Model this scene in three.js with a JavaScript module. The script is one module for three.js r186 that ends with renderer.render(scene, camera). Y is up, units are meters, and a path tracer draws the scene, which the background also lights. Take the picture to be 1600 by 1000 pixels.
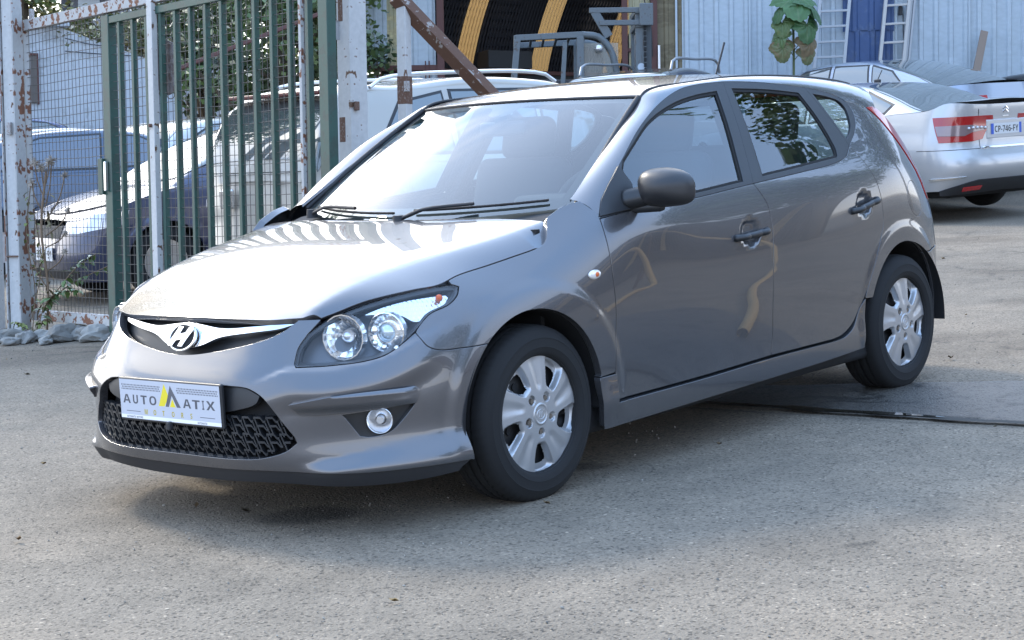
import * as THREE from 'three';
import { mergeGeometries } from 'three/addons/utils/BufferGeometryUtils.js';
import { RoundedBoxGeometry } from 'three/addons/geometries/RoundedBoxGeometry.js';
import { ImprovedNoise } from 'three/addons/math/ImprovedNoise.js';

// ---------------------------------------------------------------- camera, sky, sun, exposure
const scene = new THREE.Scene();
const camera = new THREE.PerspectiveCamera(20.35, 1.6, 0.1, 600);
camera.position.set(4.6934, 1.3099, -4.7364);
camera.up.set(-0.11937, 0.99242, 0.02932);
camera.lookAt(4.6934 - 7.5704, 1.3099 - 1.10086, -4.7364 + 6.44028);
scene.add(camera);
const renderer = new THREE.WebGLRenderer({ antialias: true });
renderer.setSize(1024, 640);
renderer.toneMapping = THREE.LinearToneMapping;
renderer.toneMappingExposure = 2.65;
renderer.shadowMap.enabled = true;

let seed = 11;
const rnd = () => { seed = (seed * 1664525 + 1013904223) >>> 0; return seed / 4294967296; };
const rr = (a, b) => a + (b - a) * rnd();
const noise = new ImprovedNoise();
const fbm = (x, y, z, o = 4) => { let v = 0, a = .5, f = 1; for (let i = 0; i < o; i++) { v += a * noise.noise(x * f, y * f, z * f); a *= .5; f *= 2.03; } return v; };

const SUN_DIR = new THREE.Vector3(-.15, .62, .75).normalize();
{
  const W = 1024, H = 512, data = new Float32Array(W * H * 4);
  for (let j = 0; j < H; j++) for (let i = 0; i < W; i++) {
    const el = ((j + .5) / H - .5) * Math.PI, az = ((i + .5) / W - .5) * 2 * Math.PI;
    const d = [Math.cos(el) * Math.cos(az), Math.sin(el), Math.cos(el) * Math.sin(az)];
    const c = d[0] * SUN_DIR.x + d[1] * SUN_DIR.y + d[2] * SUN_DIR.z;
    const up = Math.max(0, d[1]);
    const hz = Math.exp(-up * 5);
    let r = lerp3(.33, 1.03, hz), g = lerp3(.59, 1.05, hz), b = lerp3(1.06, 1.06, hz);
    const k = 1.6 / (d[1] < 0 ? .25 : up + .35);
    let n = fbm(d[0] * k + 3.1, d[2] * k - 1.7, 4.2, 5) + .42 * fbm(d[0] * k * .45, d[2] * k * .45, 9.1, 3);
    let cl = Math.min(1, Math.max(0, (n + .20 + .12 * smooth01(.5, .9, c)) / .34)); cl = cl * cl * (3 - 2 * cl) * (.12 + .84 * smooth01(.45, .80, c) * (1 - smooth01(.50, .68, d[1] + .25 * n)));
    const glow = Math.exp((c - 1) * 16) * 1.2 + Math.exp((c - 1) * 3.5) * .35;
    const cw = 1.1 + .62 * smooth01(.4, .9, c) + glow * .5;
    r = r + glow * .42; g = g + glow * .43; b = b + glow * .45;
    r += (cw * 1.0 - r) * cl; g += (cw * .99 - g) * cl; b += (cw * .98 - b) * cl;
    if (d[1] < 0) { const t = Math.min(1, -d[1] * 8); r += (.30 - r) * t; g += (.29 - g) * t; b += (.28 - b) * t; }
    const o = (j * W + i) * 4; data[o] = r; data[o + 1] = g; data[o + 2] = b; data[o + 3] = 1;
  }
  const sky = new THREE.DataTexture(data, W, H, THREE.RGBAFormat, THREE.FloatType);
  sky.mapping = THREE.EquirectangularReflectionMapping;
  sky.magFilter = THREE.LinearFilter; sky.minFilter = THREE.LinearFilter;
  sky.needsUpdate = true;
  scene.background = sky; scene.environment = sky;
}
function smooth01(a, b, x) { const t = Math.min(1, Math.max(0, (x - a) / (b - a))); return t * t * (3 - 2 * t); }
function lerp3(a, b, t) { return a + (b - a) * t; }
const sun = new THREE.DirectionalLight(new THREE.Color(1, .89, .72), 1.25);
sun.position.copy(SUN_DIR).multiplyScalar(60);
sun.castShadow = true; sun.shadow.radius = 22; sun.shadow.mapSize.set(4096, 4096);
Object.assign(sun.shadow.camera, { left: -25, right: 25, top: 25, bottom: -25, near: 1, far: 150 });
scene.add(sun); scene.add(sun.target);
// ---------------------------------------------------------------- helpers
const V = (x, y, z) => new THREE.Vector3(x, y, z);
const vsub = (a, b) => [a[0] - b[0], a[1] - b[1], a[2] - b[2]], vadd = (a, b, k = 1) => [a[0] + b[0] * k, a[1] + b[1] * k, a[2] + b[2] * k];
const vcross = (a, b) => [a[1] * b[2] - a[2] * b[1], a[2] * b[0] - a[0] * b[2], a[0] * b[1] - a[1] * b[0]];
const vnorm = (a) => { const l = Math.hypot(...a) || 1; return [a[0] / l, a[1] / l, a[2] / l]; };
const used = {};
function numbered(name) { const n = used[name] = (used[name] ?? -1) + 1; return n ? `${name}_${String(n).padStart(3, '0')}` : name; }
function shade(o) { o.castShadow = true; o.receiveShadow = true; return o; }
function part(name, geo, mat, parent) { const m = shade(new THREE.Mesh(geo, mat)); m.name = name; if (parent) parent.add(m); return m; }
function group(name, parent) { const g = new THREE.Group(); g.name = name; if (parent) parent.add(g); return g; }
function tag(o, label, category, grp, kind) { Object.assign(o.userData, { label, category }); if (grp) o.userData.group = grp; if (kind) o.userData.kind = kind; return o; }
function thing(name, label, category, pos = [0, 0, 0], turn = 0, grp) { const g = group(numbered(name), scene); g.position.set(...pos); g.rotation.y = turn; return tag(g, label, category, grp); }
function struct(name, geo, mat) { const m = part(numbered(name), geo, mat, scene); m.userData.kind = 'structure'; return m; }
class MB {                                     // gathers triangles with their own normals
  constructor() { this.p = []; this.n = []; this.u = []; this.i = []; }
  v(p, n, uv = [0, 0]) { this.p.push(...p); this.n.push(...n); this.u.push(...uv); return this.p.length / 3 - 1; }
  tri(a, b, c) {                               // wound to agree with the normals
    const P = this.p, N = this.n, A = a * 3, B = b * 3, C = c * 3;
    const e = [P[B] - P[A], P[B + 1] - P[A + 1], P[B + 2] - P[A + 2]], f = [P[C] - P[A], P[C + 1] - P[A + 1], P[C + 2] - P[A + 2]], g = vcross(e, f);
    const d = g[0] * (N[A] + N[B] + N[C]) + g[1] * (N[A + 1] + N[B + 1] + N[C + 1]) + g[2] * (N[A + 2] + N[B + 2] + N[C + 2]);
    if (d >= 0) this.i.push(a, b, c); else this.i.push(a, c, b);
  }
  quad(a, b, c, d) { this.tri(a, b, c); this.tri(a, c, d); }
  geo() {
    const g = new THREE.BufferGeometry();
    g.setAttribute('position', new THREE.Float32BufferAttribute(this.p, 3)); g.setAttribute('normal', new THREE.Float32BufferAttribute(this.n, 3)); g.setAttribute('uv', new THREE.Float32BufferAttribute(this.u, 2));
    g.setIndex(this.i); return g;
  }
}
function merge(list) {
  const a = list.map((g) => { const h = g.index ? g.toNonIndexed() : g.clone(); for (const k of Object.keys(h.attributes)) if (!['position', 'normal', 'uv'].includes(k)) h.deleteAttribute(k); if (!h.attributes.uv) h.setAttribute('uv', new THREE.Float32BufferAttribute(new Float32Array(h.attributes.position.count * 2), 2)); return h; });
  return mergeGeometries(a);
}
function flipZ(g) {                            // mirror image across the car's middle
  const h = g.clone(), p = h.attributes.position, n = h.attributes.normal;
  for (let i = 0; i < p.count; i++) { p.setZ(i, -p.getZ(i)); n.setZ(i, -n.getZ(i)); }
  const ix = h.index ? h.index.array.slice() : [...Array(p.count).keys()];
  for (let i = 0; i < ix.length; i += 3) { const t = ix[i]; ix[i] = ix[i + 1]; ix[i + 1] = t; }
  h.setIndex(Array.from(ix)); return h;
}
function crv(pts, n = 6) {                     // smooth open curve through points of any dimension
  const out = [];
  for (let i = 0; i < pts.length - 1; i++) {
    const a = pts[Math.max(0, i - 1)], b = pts[i], c = pts[i + 1], d = pts[Math.min(pts.length - 1, i + 2)];
    const dl = (p, q) => Math.sqrt(Math.hypot(...p.map((v, k) => v - q[k]))) || 1e-4;
    const t1 = dl(a, b), t2 = dl(b, c), t3 = dl(c, d);
    for (let k = 0; k < n; k++) {
      const t = k / n;
      out.push(b.map((_, m) => {
        let m1 = t2 * ((b[m] - a[m]) / t1 - (c[m] - a[m]) / (t1 + t2) + (c[m] - b[m]) / t2), m2 = t2 * ((c[m] - b[m]) / t2 - (d[m] - b[m]) / (t2 + t3) + (d[m] - c[m]) / t3);
        if (i === 0) m1 = c[m] - b[m]; if (i === pts.length - 2) m2 = c[m] - b[m];
        const t2_ = t * t, t3_ = t2_ * t;
        return (2 * t3_ - 3 * t2_ + 1) * b[m] + (t3_ - 2 * t2_ + t) * m1 + (-2 * t3_ + 3 * t2_) * c[m] + (t3_ - t2_) * m2;
      }));
    }
  }
  out.push(pts[pts.length - 1].slice()); return out;
}
const loop = (pts, n = 6) => { const k = pts.length, e = crv([pts[k - 2], pts[k - 1], ...pts, pts[0], pts[1]], n); return e.slice(2 * n, (k + 2) * n); };
function ring(...lists) { const out = []; for (const l of lists) for (const p of l) { const q = out[out.length - 1]; if (!q || Math.hypot(p[0] - q[0], p[1] - q[1]) > 2e-4) out.push(p); } const a = out[0], b = out[out.length - 1]; if (Math.hypot(a[0] - b[0], a[1] - b[1]) < 2e-4) out.pop(); return out; }
const area2 = (q) => { let a = 0; for (let i = 0; i < q.length; i++) { const p = q[i], r = q[(i + 1) % q.length]; a += p[0] * r[1] - r[0] * p[1]; } return a / 2; };
function shrink(q, d) {                        // polygon moved inwards by d
  const sg = area2(q) > 0 ? 1 : -1, n = q.length;
  return q.map((p, i) => {
    const a = q[(i + n - 1) % n], b = q[(i + 1) % n];
    let e1 = [p[0] - a[0], p[1] - a[1]], e2 = [b[0] - p[0], b[1] - p[1]]; const l1 = Math.hypot(...e1) || 1, l2 = Math.hypot(...e2) || 1;
    const n1 = [-e1[1] / l1 * sg, e1[0] / l1 * sg], n2 = [-e2[1] / l2 * sg, e2[0] / l2 * sg], k = Math.max(.35, 1 + n1[0] * n2[0] + n1[1] * n2[1]);
    return [p[0] + d * (n1[0] + n2[0]) / k, p[1] + d * (n1[1] + n2[1]) / k];
  });
}
function dense(q, h) { const out = []; for (let i = 0; i < q.length; i++) { const a = q[i], b = q[(i + 1) % q.length], n = Math.max(1, Math.ceil(Math.hypot(b[0] - a[0], b[1] - a[1]) / h)); for (let k = 0; k < n; k++) out.push([lerp(a[0], b[0], k / n), lerp(a[1], b[1], k / n)]); } return out; }
const inside = (q, x, y) => { let c = false; for (let i = 0, j = q.length - 1; i < q.length; j = i++) if ((q[i][1] > y) !== (q[j][1] > y) && x < (q[j][0] - q[i][0]) * (y - q[i][1]) / (q[j][1] - q[i][1]) + q[i][0]) c = !c; return c; };
function bridge(outer, hole) {                 // joins a hole to the outline by a slit
  if (area2(outer) * area2(hole) > 0) hole = hole.slice().reverse();
  let best = [1e9];
  outer.forEach((p, i) => hole.forEach((q, j) => { const d = (p[0] - q[0]) ** 2 + (p[1] - q[1]) ** 2; if (d < best[0]) best = [d, i, j]; }));
  const [, i, j] = best;
  return [...outer.slice(0, i + 1), ...hole.slice(j), ...hole.slice(0, j + 1), ...outer.slice(i)];
}
function clipTo(q, k, lim, keepLess) {
  const out = [];
  for (let i = 0; i < q.length; i++) {
    const a = q[i], b = q[(i + 1) % q.length], ia = keepLess ? a[k] <= lim : a[k] >= lim, ib = keepLess ? b[k] <= lim : b[k] >= lim;
    if (ia) out.push(a);
    if (ia !== ib) { const t = (lim - a[k]) / (b[k] - a[k]), c = [lerp(a[0], b[0], t), lerp(a[1], b[1], t)]; c[k] = lim; out.push(c); }
  }
  return out;
}
// A trimmed sheet: F(u, v) gives points, outline and holes are polygons in (u, v); lip folds the edge back by that depth; gap pulls the outline in.
function sheet(F, outline, { h = .016, lip = .012, gap = .0022, holes = [], flip = 1, off = 0, uv = null, into = null } = {}) {
  const mb = into || new MB(), e = 5e-4;
  const normal = (u, v) => { const a = vsub(F(u + e, v), F(u - e, v)), b = vsub(F(u, v + e), F(u, v - e)); const n = vnorm(vcross(a, b)); return [n[0] * flip, n[1] * flip, n[2] * flip]; };
  const outs = [gap ? shrink(outline, gap) : outline, ...holes.map((q) => (gap ? shrink(q, -gap) : q))].map((q) => dense(q, h));
  let poly = outs[0]; for (const q of outs.slice(1)) poly = bridge(poly, q);
  const cache = new Map();
  const vert = (u, v) => {
    const key = Math.round(u * 2e5) + ',' + Math.round(v * 2e5); let id = cache.get(key);
    if (id === undefined) { const n = normal(u, v), p = vadd(F(u, v), n, off); id = mb.v(p, n, uv ? uv(u, v, p) : [u, v]); cache.set(key, id); }
    return id;
  };
  let u0 = 1e9, u1 = -1e9, v0 = 1e9, v1 = -1e9; for (const [u, v] of poly) { u0 = Math.min(u0, u); u1 = Math.max(u1, u); v0 = Math.min(v0, v); v1 = Math.max(v1, v); }
  const ia = Math.floor(u0 / h), ib = Math.ceil(u1 / h), ja = Math.floor(v0 / h), jb = Math.ceil(v1 / h), cut = new Set();
  for (let i = 0; i < poly.length; i++) {
    const a = poly[i], b = poly[(i + 1) % poly.length], n = Math.ceil(Math.hypot(b[0] - a[0], b[1] - a[1]) / h * 6) + 1;
    for (let k = 0; k <= n; k++) { const u = lerp(a[0], b[0], k / n) / h, v = lerp(a[1], b[1], k / n) / h; for (const x of [-1e-3, 1e-3]) for (const y of [-1e-3, 1e-3]) cut.add(Math.floor(u + x) * 100000 + Math.floor(v + y)); }
  }
  for (let i = ia; i < ib; i++) {
    let strip = null;
    for (let j = ja; j < jb; j++) {
      if (cut.has(i * 100000 + j)) {
        strip ??= clipTo(clipTo(poly, 0, i * h, false), 0, (i + 1) * h, true);
        let c = clipTo(clipTo(strip, 1, j * h, false), 1, (j + 1) * h, true);
        c = c.filter((p, k) => { const q = c[(k + c.length - 1) % c.length]; return Math.hypot(p[0] - q[0], p[1] - q[1]) > 1e-6; });
        if (c.length < 3 || Math.abs(area2(c)) < 1e-8) continue;
        const t = THREE.ShapeUtils.triangulateShape(c.map((p) => new THREE.Vector2(p[0], p[1])), []), ids = c.map((p) => vert(p[0], p[1]));
        for (const [a, b, d] of t) if (a !== b && b !== d && a !== d) mb.tri(ids[a], ids[b], ids[d]);
      } else if (inside(poly, (i + .5) * h, (j + .5) * h)) mb.quad(vert(i * h, j * h), vert((i + 1) * h, j * h), vert((i + 1) * h, (j + 1) * h), vert(i * h, (j + 1) * h));
    }
  }
  if (lip) outs.forEach((q, w) => {
    const sg = (area2(q) > 0 ? 1 : -1) * (w ? -1 : 1), R = .0016, n = q.length, rows = q.map((p, i) => {
      const a = q[(i + n - 1) % n], b = q[(i + 1) % n], N = normal(p[0], p[1]), P = vadd(F(p[0], p[1]), N, off), T = vnorm(vsub(F(b[0], b[1]), F(a[0], a[1])));
      let O = vcross(T, N); const t2 = [b[0] - a[0], b[1] - a[1]], pr = F(p[0] + t2[1] * sg * .02, p[1] - t2[0] * sg * .02), base = F(p[0], p[1]), dd = vsub(pr, base);
      if (O[0] * dd[0] + O[1] * dd[1] + O[2] * dd[2] < 0) O = O.map((v) => -v);
      const m = vnorm(vadd(N, O)), p1 = vadd(vadd(P, O, R * .7), N, -R * .3), p2 = vadd(vadd(P, O, R), N, -R), p3 = vadd(vadd(P, O, R), N, -lip);
      return [mb.v(P, N), mb.v(p1, m), mb.v(p2, O), mb.v(p3, O)];
    });
    for (let i = 0; i < n; i++) { const a = rows[i], b = rows[(i + 1) % n]; for (let k = 0; k < 3; k++) mb.quad(a[k], a[k + 1], b[k + 1], b[k]); }
  });
  return into ? mb : mb.geo();
}
function tube(pts, r, seg = 6, closed = false, n = 0) { return new THREE.TubeGeometry(new THREE.CatmullRomCurve3(pts.map((p) => V(...p)), closed, 'centripetal'), n || Math.max(2, (pts.length - 1) * 4), r, seg, closed); }
function rbox(w, h, d, r = .01, s = 2) { return new RoundedBoxGeometry(w, h, d, s, Math.min(r, w / 2.01, h / 2.01, d / 2.01)); }
function at(g, x, y, z, rx = 0, ry = 0, rz = 0) { g.applyMatrix4(new THREE.Matrix4().compose(V(x, y, z), new THREE.Quaternion().setFromEuler(new THREE.Euler(rx, ry, rz)), V(1, 1, 1))); return g; }
function bar(a, b, w, d, r = .004) {           // squared bar from a to b
  const A = V(...a), B = V(...b), L = A.distanceTo(B), g = r ? rbox(w, L, d, r, 1) : new THREE.BoxGeometry(w, L, d);
  g.applyQuaternion(new THREE.Quaternion().setFromUnitVectors(V(0, 1, 0), B.clone().sub(A).normalize())); g.translate((A.x + B.x) / 2, (A.y + B.y) / 2, (A.z + B.z) / 2); return g;
}
const M = (o) => new THREE.MeshStandardMaterial({ metalness: 0, roughness: .7, ...o, color: new THREE.Color().setRGB(...(o.color || [.5, .5, .5])) });
const MP = (o) => { const m = new THREE.MeshPhysicalMaterial({ metalness: 0, roughness: .5, ...o, color: new THREE.Color().setRGB(...(o.color || [.5, .5, .5])) }); return m; };
function tex(w, h, draw, { srgb = true, rx = 1, ry = 1 } = {}) {
  const c = document.createElement('canvas'); c.width = w; c.height = h; draw(c.getContext('2d'), w, h);
  const t = new THREE.CanvasTexture(c); t.wrapS = t.wrapT = THREE.RepeatWrapping; t.repeat.set(rx, ry); if (srgb) t.colorSpace = THREE.SRGBColorSpace; return t;
}
function dtex(w, h, f, srgb = true) {           // data texture, f(x, y) -> [r, g, b] in 0..1
  const d = new Uint8Array(w * h * 4);
  for (let y = 0; y < h; y++) for (let x = 0; x < w; x++) { const c = f(x, y), o = (y * w + x) * 4; for (let k = 0; k < 3; k++) d[o + k] = Math.max(0, Math.min(255, c[k] * 255)); d[o + 3] = 255; }
  const t = new THREE.DataTexture(d, w, h); t.wrapS = t.wrapT = THREE.RepeatWrapping; t.magFilter = THREE.LinearFilter; t.minFilter = THREE.LinearMipmapLinearFilter; t.generateMipmaps = true; if (srgb) t.colorSpace = THREE.SRGBColorSpace; t.needsUpdate = true; return t;
}
// ---------------------------------------------------------------- maths for sheets of bodywork
const smooth = (a, b, x) => { const t = Math.min(1, Math.max(0, (x - a) / (b - a))); return t * t * (3 - 2 * t); };
const lerp = (a, b, t) => a + (b - a) * t;
function spline(xs, ys) {                     // natural cubic spline, linear past its ends
  const n = xs.length, m = new Array(n).fill(0), c = new Array(n).fill(0), d = new Array(n).fill(0);
  for (let i = 1; i < n - 1; i++) {
    const h0 = xs[i] - xs[i - 1], h1 = xs[i + 1] - xs[i];
    const b = 2 * (h0 + h1) - h0 * c[i - 1];
    c[i] = h1 / b;
    d[i] = (6 * ((ys[i + 1] - ys[i]) / h1 - (ys[i] - ys[i - 1]) / h0) - h0 * d[i - 1]) / b;
  }
  for (let i = n - 2; i > 0; i--) m[i] = d[i] - c[i] * m[i + 1];
  const end = (i, j) => (ys[j] - ys[i]) / (xs[j] - xs[i]);
  const s0 = end(0, 1) - (xs[1] - xs[0]) * (2 * m[0] + m[1]) / 6, s1 = end(n - 2, n - 1) + (xs[n - 1] - xs[n - 2]) * (2 * m[n - 1] + m[n - 2]) / 6;
  return (x) => {
    if (x <= xs[0]) return ys[0] + s0 * (x - xs[0]);
    if (x >= xs[n - 1]) return ys[n - 1] + s1 * (x - xs[n - 1]);
    let lo = 0, hi = n - 1;
    while (hi - lo > 1) { const k = (lo + hi) >> 1; if (xs[k] > x) hi = k; else lo = k; }
    const h = xs[hi] - xs[lo], a = (xs[hi] - x) / h, b = 1 - a;
    return a * ys[lo] + b * ys[hi] + ((a * a * a - a) * m[lo] + (b * b * b - b) * m[hi]) * h * h / 6;
  };
}
function steps(xs, ys) {                      // piecewise linear
  return (x) => { let i = 0; while (i < xs.length - 2 && x > xs[i + 1]) i++; return lerp(ys[i], ys[i + 1], Math.min(1, Math.max(0, (x - xs[i]) / (xs[i + 1] - xs[i])))); };
}
// ---------------------------------------------------------------- the hatchback's flanks: a sheet over (s, y), s runs round the plan from the nose
const PLAN = [[.925, 0], [.92, .2], [.90, .36], [.855, .49], [.785, .60], [.69, .70], [.57, .785], [.42, .845], [.25, .868], [0, .876], [-.4, .883], [-1, .8875], [-1.8, .886], [-2.4, .872], [-2.75, .848], [-2.99, .816], [-3.15, .762], [-3.26, .67], [-3.325, .5], [-3.355, .25], [-3.365, 0]];
const PS = [0]; for (let i = 1; i < PLAN.length; i++) PS.push(PS[i - 1] + Math.hypot(PLAN[i][0] - PLAN[i - 1][0], PLAN[i][1] - PLAN[i - 1][1]));
const ext = (side, k) => { const a = [], b = []; for (let i = 3; i > 0; i--) { a.push(-PS[i]); b.push(side * PLAN[i][k]); } return [a, b]; };
const mirrorEnds = (k) => {                     // the plan continues mirrored past the centre line, so it meets it square
  const sg = k ? -1 : 1, xs = [], ys = [], n = PLAN.length, L = PS[n - 1];
  for (let i = 3; i > 0; i--) { xs.push(-PS[i]); ys.push(sg * PLAN[i][k]); }
  for (let i = 0; i < n; i++) { xs.push(PS[i]); ys.push(PLAN[i][k]); }
  for (let i = n - 2; i > n - 5; i--) { xs.push(2 * L - PS[i]); ys.push(sg * PLAN[i][k]); }
  return spline(xs, ys);
};
const planX = mirrorEnds(0), planW = mirrorEnds(1), SEND = PS[PS.length - 1];
const planN = (s) => { const e = .004, tx = planX(s + e) - planX(s - e), tw = planW(s + e) - planW(s - e), l = Math.hypot(tx, tw); return [tw / l, -tx / l]; };
const DY = [.16, .24, .32, .42, .52, .60, .68, .76, .84, .92, 1.0, 1.1, 1.2, 1.3, 1.42];
const DT = [                                   // station (index into PLAN), inset in mm at the heights DY
  [0, -55, -22, -3, -5, -20, -65, -105, -155, -215, -265, -310, -360, -400, -440, -480],
  [2, -50, -10, 0, -3, -20, -60, -100, -155, -215, -265, -310, -360, -400, -440, -480],
  [3, -45, -3, 0, -2, -26, -60, -96, -150, -235, -285, -330, -370, -410, -450, -490],
  [4, -40, 3, 0, 0, -22, -60, -100, -158, -235, -285, -330, -370, -410, -450, -490],
  [5, -35, 6, 0, 0, -18, -55, -98, -152, -220, -275, -320, -360, -400, -440, -480],
  [6, -30, 8, 0, 0, -10, -36, -72, -125, -200, -265, -310, -350, -390, -430, -470],
  [7, -22, 5, 0, 0, -5, -20, -45, -92, -172, -250, -300, -340, -380, -420, -460],
  [8, -15, 0, 0, 0, -1, -8, -24, -64, -145, -225, -280, -320, -360, -400, -440],
  [9, -15, -5, -3, 0, 0, -1, -9, -32, -84, -155, -215, -260, -300, -340, -380],
  [10, -30, -20, -15, -9, -3, 0, 0, -5, -16, -42, -86, -132, -174, -214, -266],
  [11, -35, -22, -18, -11, -4, 0, 0, -2, -8, -20, -44, -87, -133, -182, -250],
  [12, -32, -20, -15, -9, -3, 0, 0, -1, -5, -14, -35, -80, -128, -180, -248],
  [13, -30, -20, -15, -8, -2, 0, 0, 0, -1, -6, -22, -64, -114, -167, -240],
  [14, -30, -20, -12, -5, 0, 0, 0, 0, -1, -7, -24, -64, -112, -166, -240],
  [15, -40, -20, -6, 0, 0, 0, -3, -8, -18, -36, -66, -112, -162, -214, -284],
  [16, -50, -25, -6, 0, 0, 0, -6, -16, -40, -72, -112, -172, -232, -295, -370],
  [17, -60, -30, -6, 0, 0, -2, -10, -30, -70, -120, -180, -250, -320, -390, -460],
  [20, -70, -40, -10, 0, 0, -5, -30, -70, -120, -180, -240, -310, -380, -450, -520]];
const GS = 440, GY = 160, GY0 = .08, GY1 = 1.5, GRID = new Float64Array(GS * GY);
{
  const rows = DT.map((r) => spline(DY, r.slice(1).map((v) => v / 1000))), st = DT.map((r) => PS[r[0]]);
  const sx = [-st[2], -st[1], ...st, 2 * SEND - st[st.length - 2]];
  for (let j = 0; j < GY; j++) {
    const y = GY0 + (GY1 - GY0) * j / (GY - 1), v = rows.map((f) => f(y)), f = spline(sx, [v[2], v[1], ...v, v[v.length - 2]]);
    for (let i = 0; i < GS; i++) GRID[j * GS + i] = f(SEND * i / (GS - 1));
  }
}
const cub = (a, b, c, d, t) => b + .5 * t * (c - a + t * (2 * a - 5 * b + 4 * c - d + t * (3 * (b - c) + d - a)));
function inset(s, y) {
  const u = Math.min(GS - 1.001, Math.max(0, Math.abs(s) / SEND * (GS - 1))), v = Math.min(GY - 1.001, Math.max(0, (y - GY0) / (GY1 - GY0) * (GY - 1)));
  const i = Math.floor(u), j = Math.floor(v), q = [];
  for (let k = -1; k < 3; k++) {
    const r = Math.min(GY - 1, Math.max(0, j + k)) * GS, at = (n) => GRID[r + (n < 0 ? -n : Math.min(GS - 1, n))];
    q.push(cub(at(i - 1), at(i), at(i + 1), at(i + 2), u - i));
  }
  return cub(q[0], q[1], q[2], q[3], v - j);
}
const REARX = -2.65, HUBY = .303;
const ledgeY = spline([.30, .42, .50, .60, .72, .84, .95, 1.05], [.50, .53, .556, .556, .563, .585, .625, .66]);   // foot of the headlamp over s
function relief(s, y, x) {
  let d = 0;
  const rf = Math.hypot(x, y - HUBY), rr = Math.hypot(x - REARX, y - HUBY);
  d += .006 * smooth(.478, .430, rf) * smooth(.21, .3, y) + .006 * smooth(.478, .430, rr) * smooth(.21, .3, y);         // wheel arch lips
  const on = smooth(.32, .56, s) * smooth(1.12, .9, s);
  if (on > 0) { const l = ledgeY(s); d += on * .020 * smooth(l + .014, l - .012, y) * smooth(l - .15, l - .06, y); }
  const lo = smooth(.50, .66, s) * smooth(1.5, 1.1, s);
  if (lo > 0) d += .030 * lo * smooth(lerp(.262, .335, smooth(.5, 1.1, s)), .218, y);     // ledge under the headlamp
  for (const [hx, hy] of HANDLES) { const a = (x - hx) / .078, b = (y - hy) / .060, r = a * a + b * b; if (r < 1) d -= .015 * smooth(1, .3, r); }
  return d;
}
const HANDLES = [[-1.335, .822], [-2.27, .872]];
function Body(s, y, off = 0) {
  if (s < 0) { const b = Body(-s, y, off); return [b[0], b[1], -b[2]]; }
  const n = planN(s), bx = planX(s), bw = planW(s), d0 = inset(s, y), d = d0 + relief(Math.abs(s), y, bx + n[0] * d0) + off;
  return [bx + n[0] * d, y, bw + n[1] * d];
}
function sAtX(x, y) { let a = .35, b = SEND - .3; for (let k = 0; k < 44; k++) { const m = (a + b) / 2; if (Body(m, y)[0] > x) a = m; else b = m; } return (a + b) / 2; }
const side = (pts) => pts.map(([x, y]) => [sAtX(x, y), y]);
// ---------------------------------------------------------------- the grey hatchback
const L = (s, y) => { const b = Body(s, y); return [b[0], b[1], -b[2]]; };
const paint = MP({ color: [.112, .112, .119], metalness: .62, roughness: .27, clearcoat: 1, clearcoatRoughness: .015 });
const trimBlack = MP({ color: [.016, .017, .019], roughness: .42 });
const softBlack = M({ color: [.020, .020, .022], roughness: .65 });
const deepBlack = M({ color: [.008, .008, .009], roughness: .8 });
const chrome = MP({ color: [.80, .81, .83], metalness: 1, roughness: .07 });
const satin = MP({ color: [.62, .63, .65], metalness: .85, roughness: .28 });
const carGlass = MP({ color: [.70, .80, .81], transmission: 1, thickness: 0, roughness: .01, ior: 1.95 });
const lensGlass = MP({ color: [.97, .98, .99], transmission: 1, thickness: 0, roughness: .01, ior: 1.45 });
const rubber = M({ color: [.008, .008, .0085], roughness: .85 });
const cabin = M({ color: [.022, .024, .028], roughness: .85 });
const cabinLight = M({ color: [.13, .13, .135], roughness: .9 });
const redLens = MP({ color: [.42, .012, .014], roughness: .12, clearcoat: 1, clearcoatRoughness: .03 });
const car = thing('hatchback_car', 'shiny grey five-door hatchback with white dealer plate, foremost in the yard', 'car');
const both = (g) => merge([g, flipZ(g)]);
const pair = (name, g, mat, parent) => { const a = part(name, g, mat, parent), b = part(name, flipZ(g), mat, parent); return [a, b]; };
const mir = (q) => q.map(([s, y]) => [-s, y]).reverse();
const arc = (cx, rx, ry, a, b, n = 26) => Array.from({ length: n + 1 }, (_, i) => { const t = lerp(a, b, i / n) * Math.PI / 180, y = HUBY + ry * Math.sin(t); return [sAtX(cx + rx * Math.cos(t), y), y]; });
const fArc = (a, b) => arc(.035, .364, .368, a, b), rArc = (a, b) => arc(-2.645, .362, .371, a, b);
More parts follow.
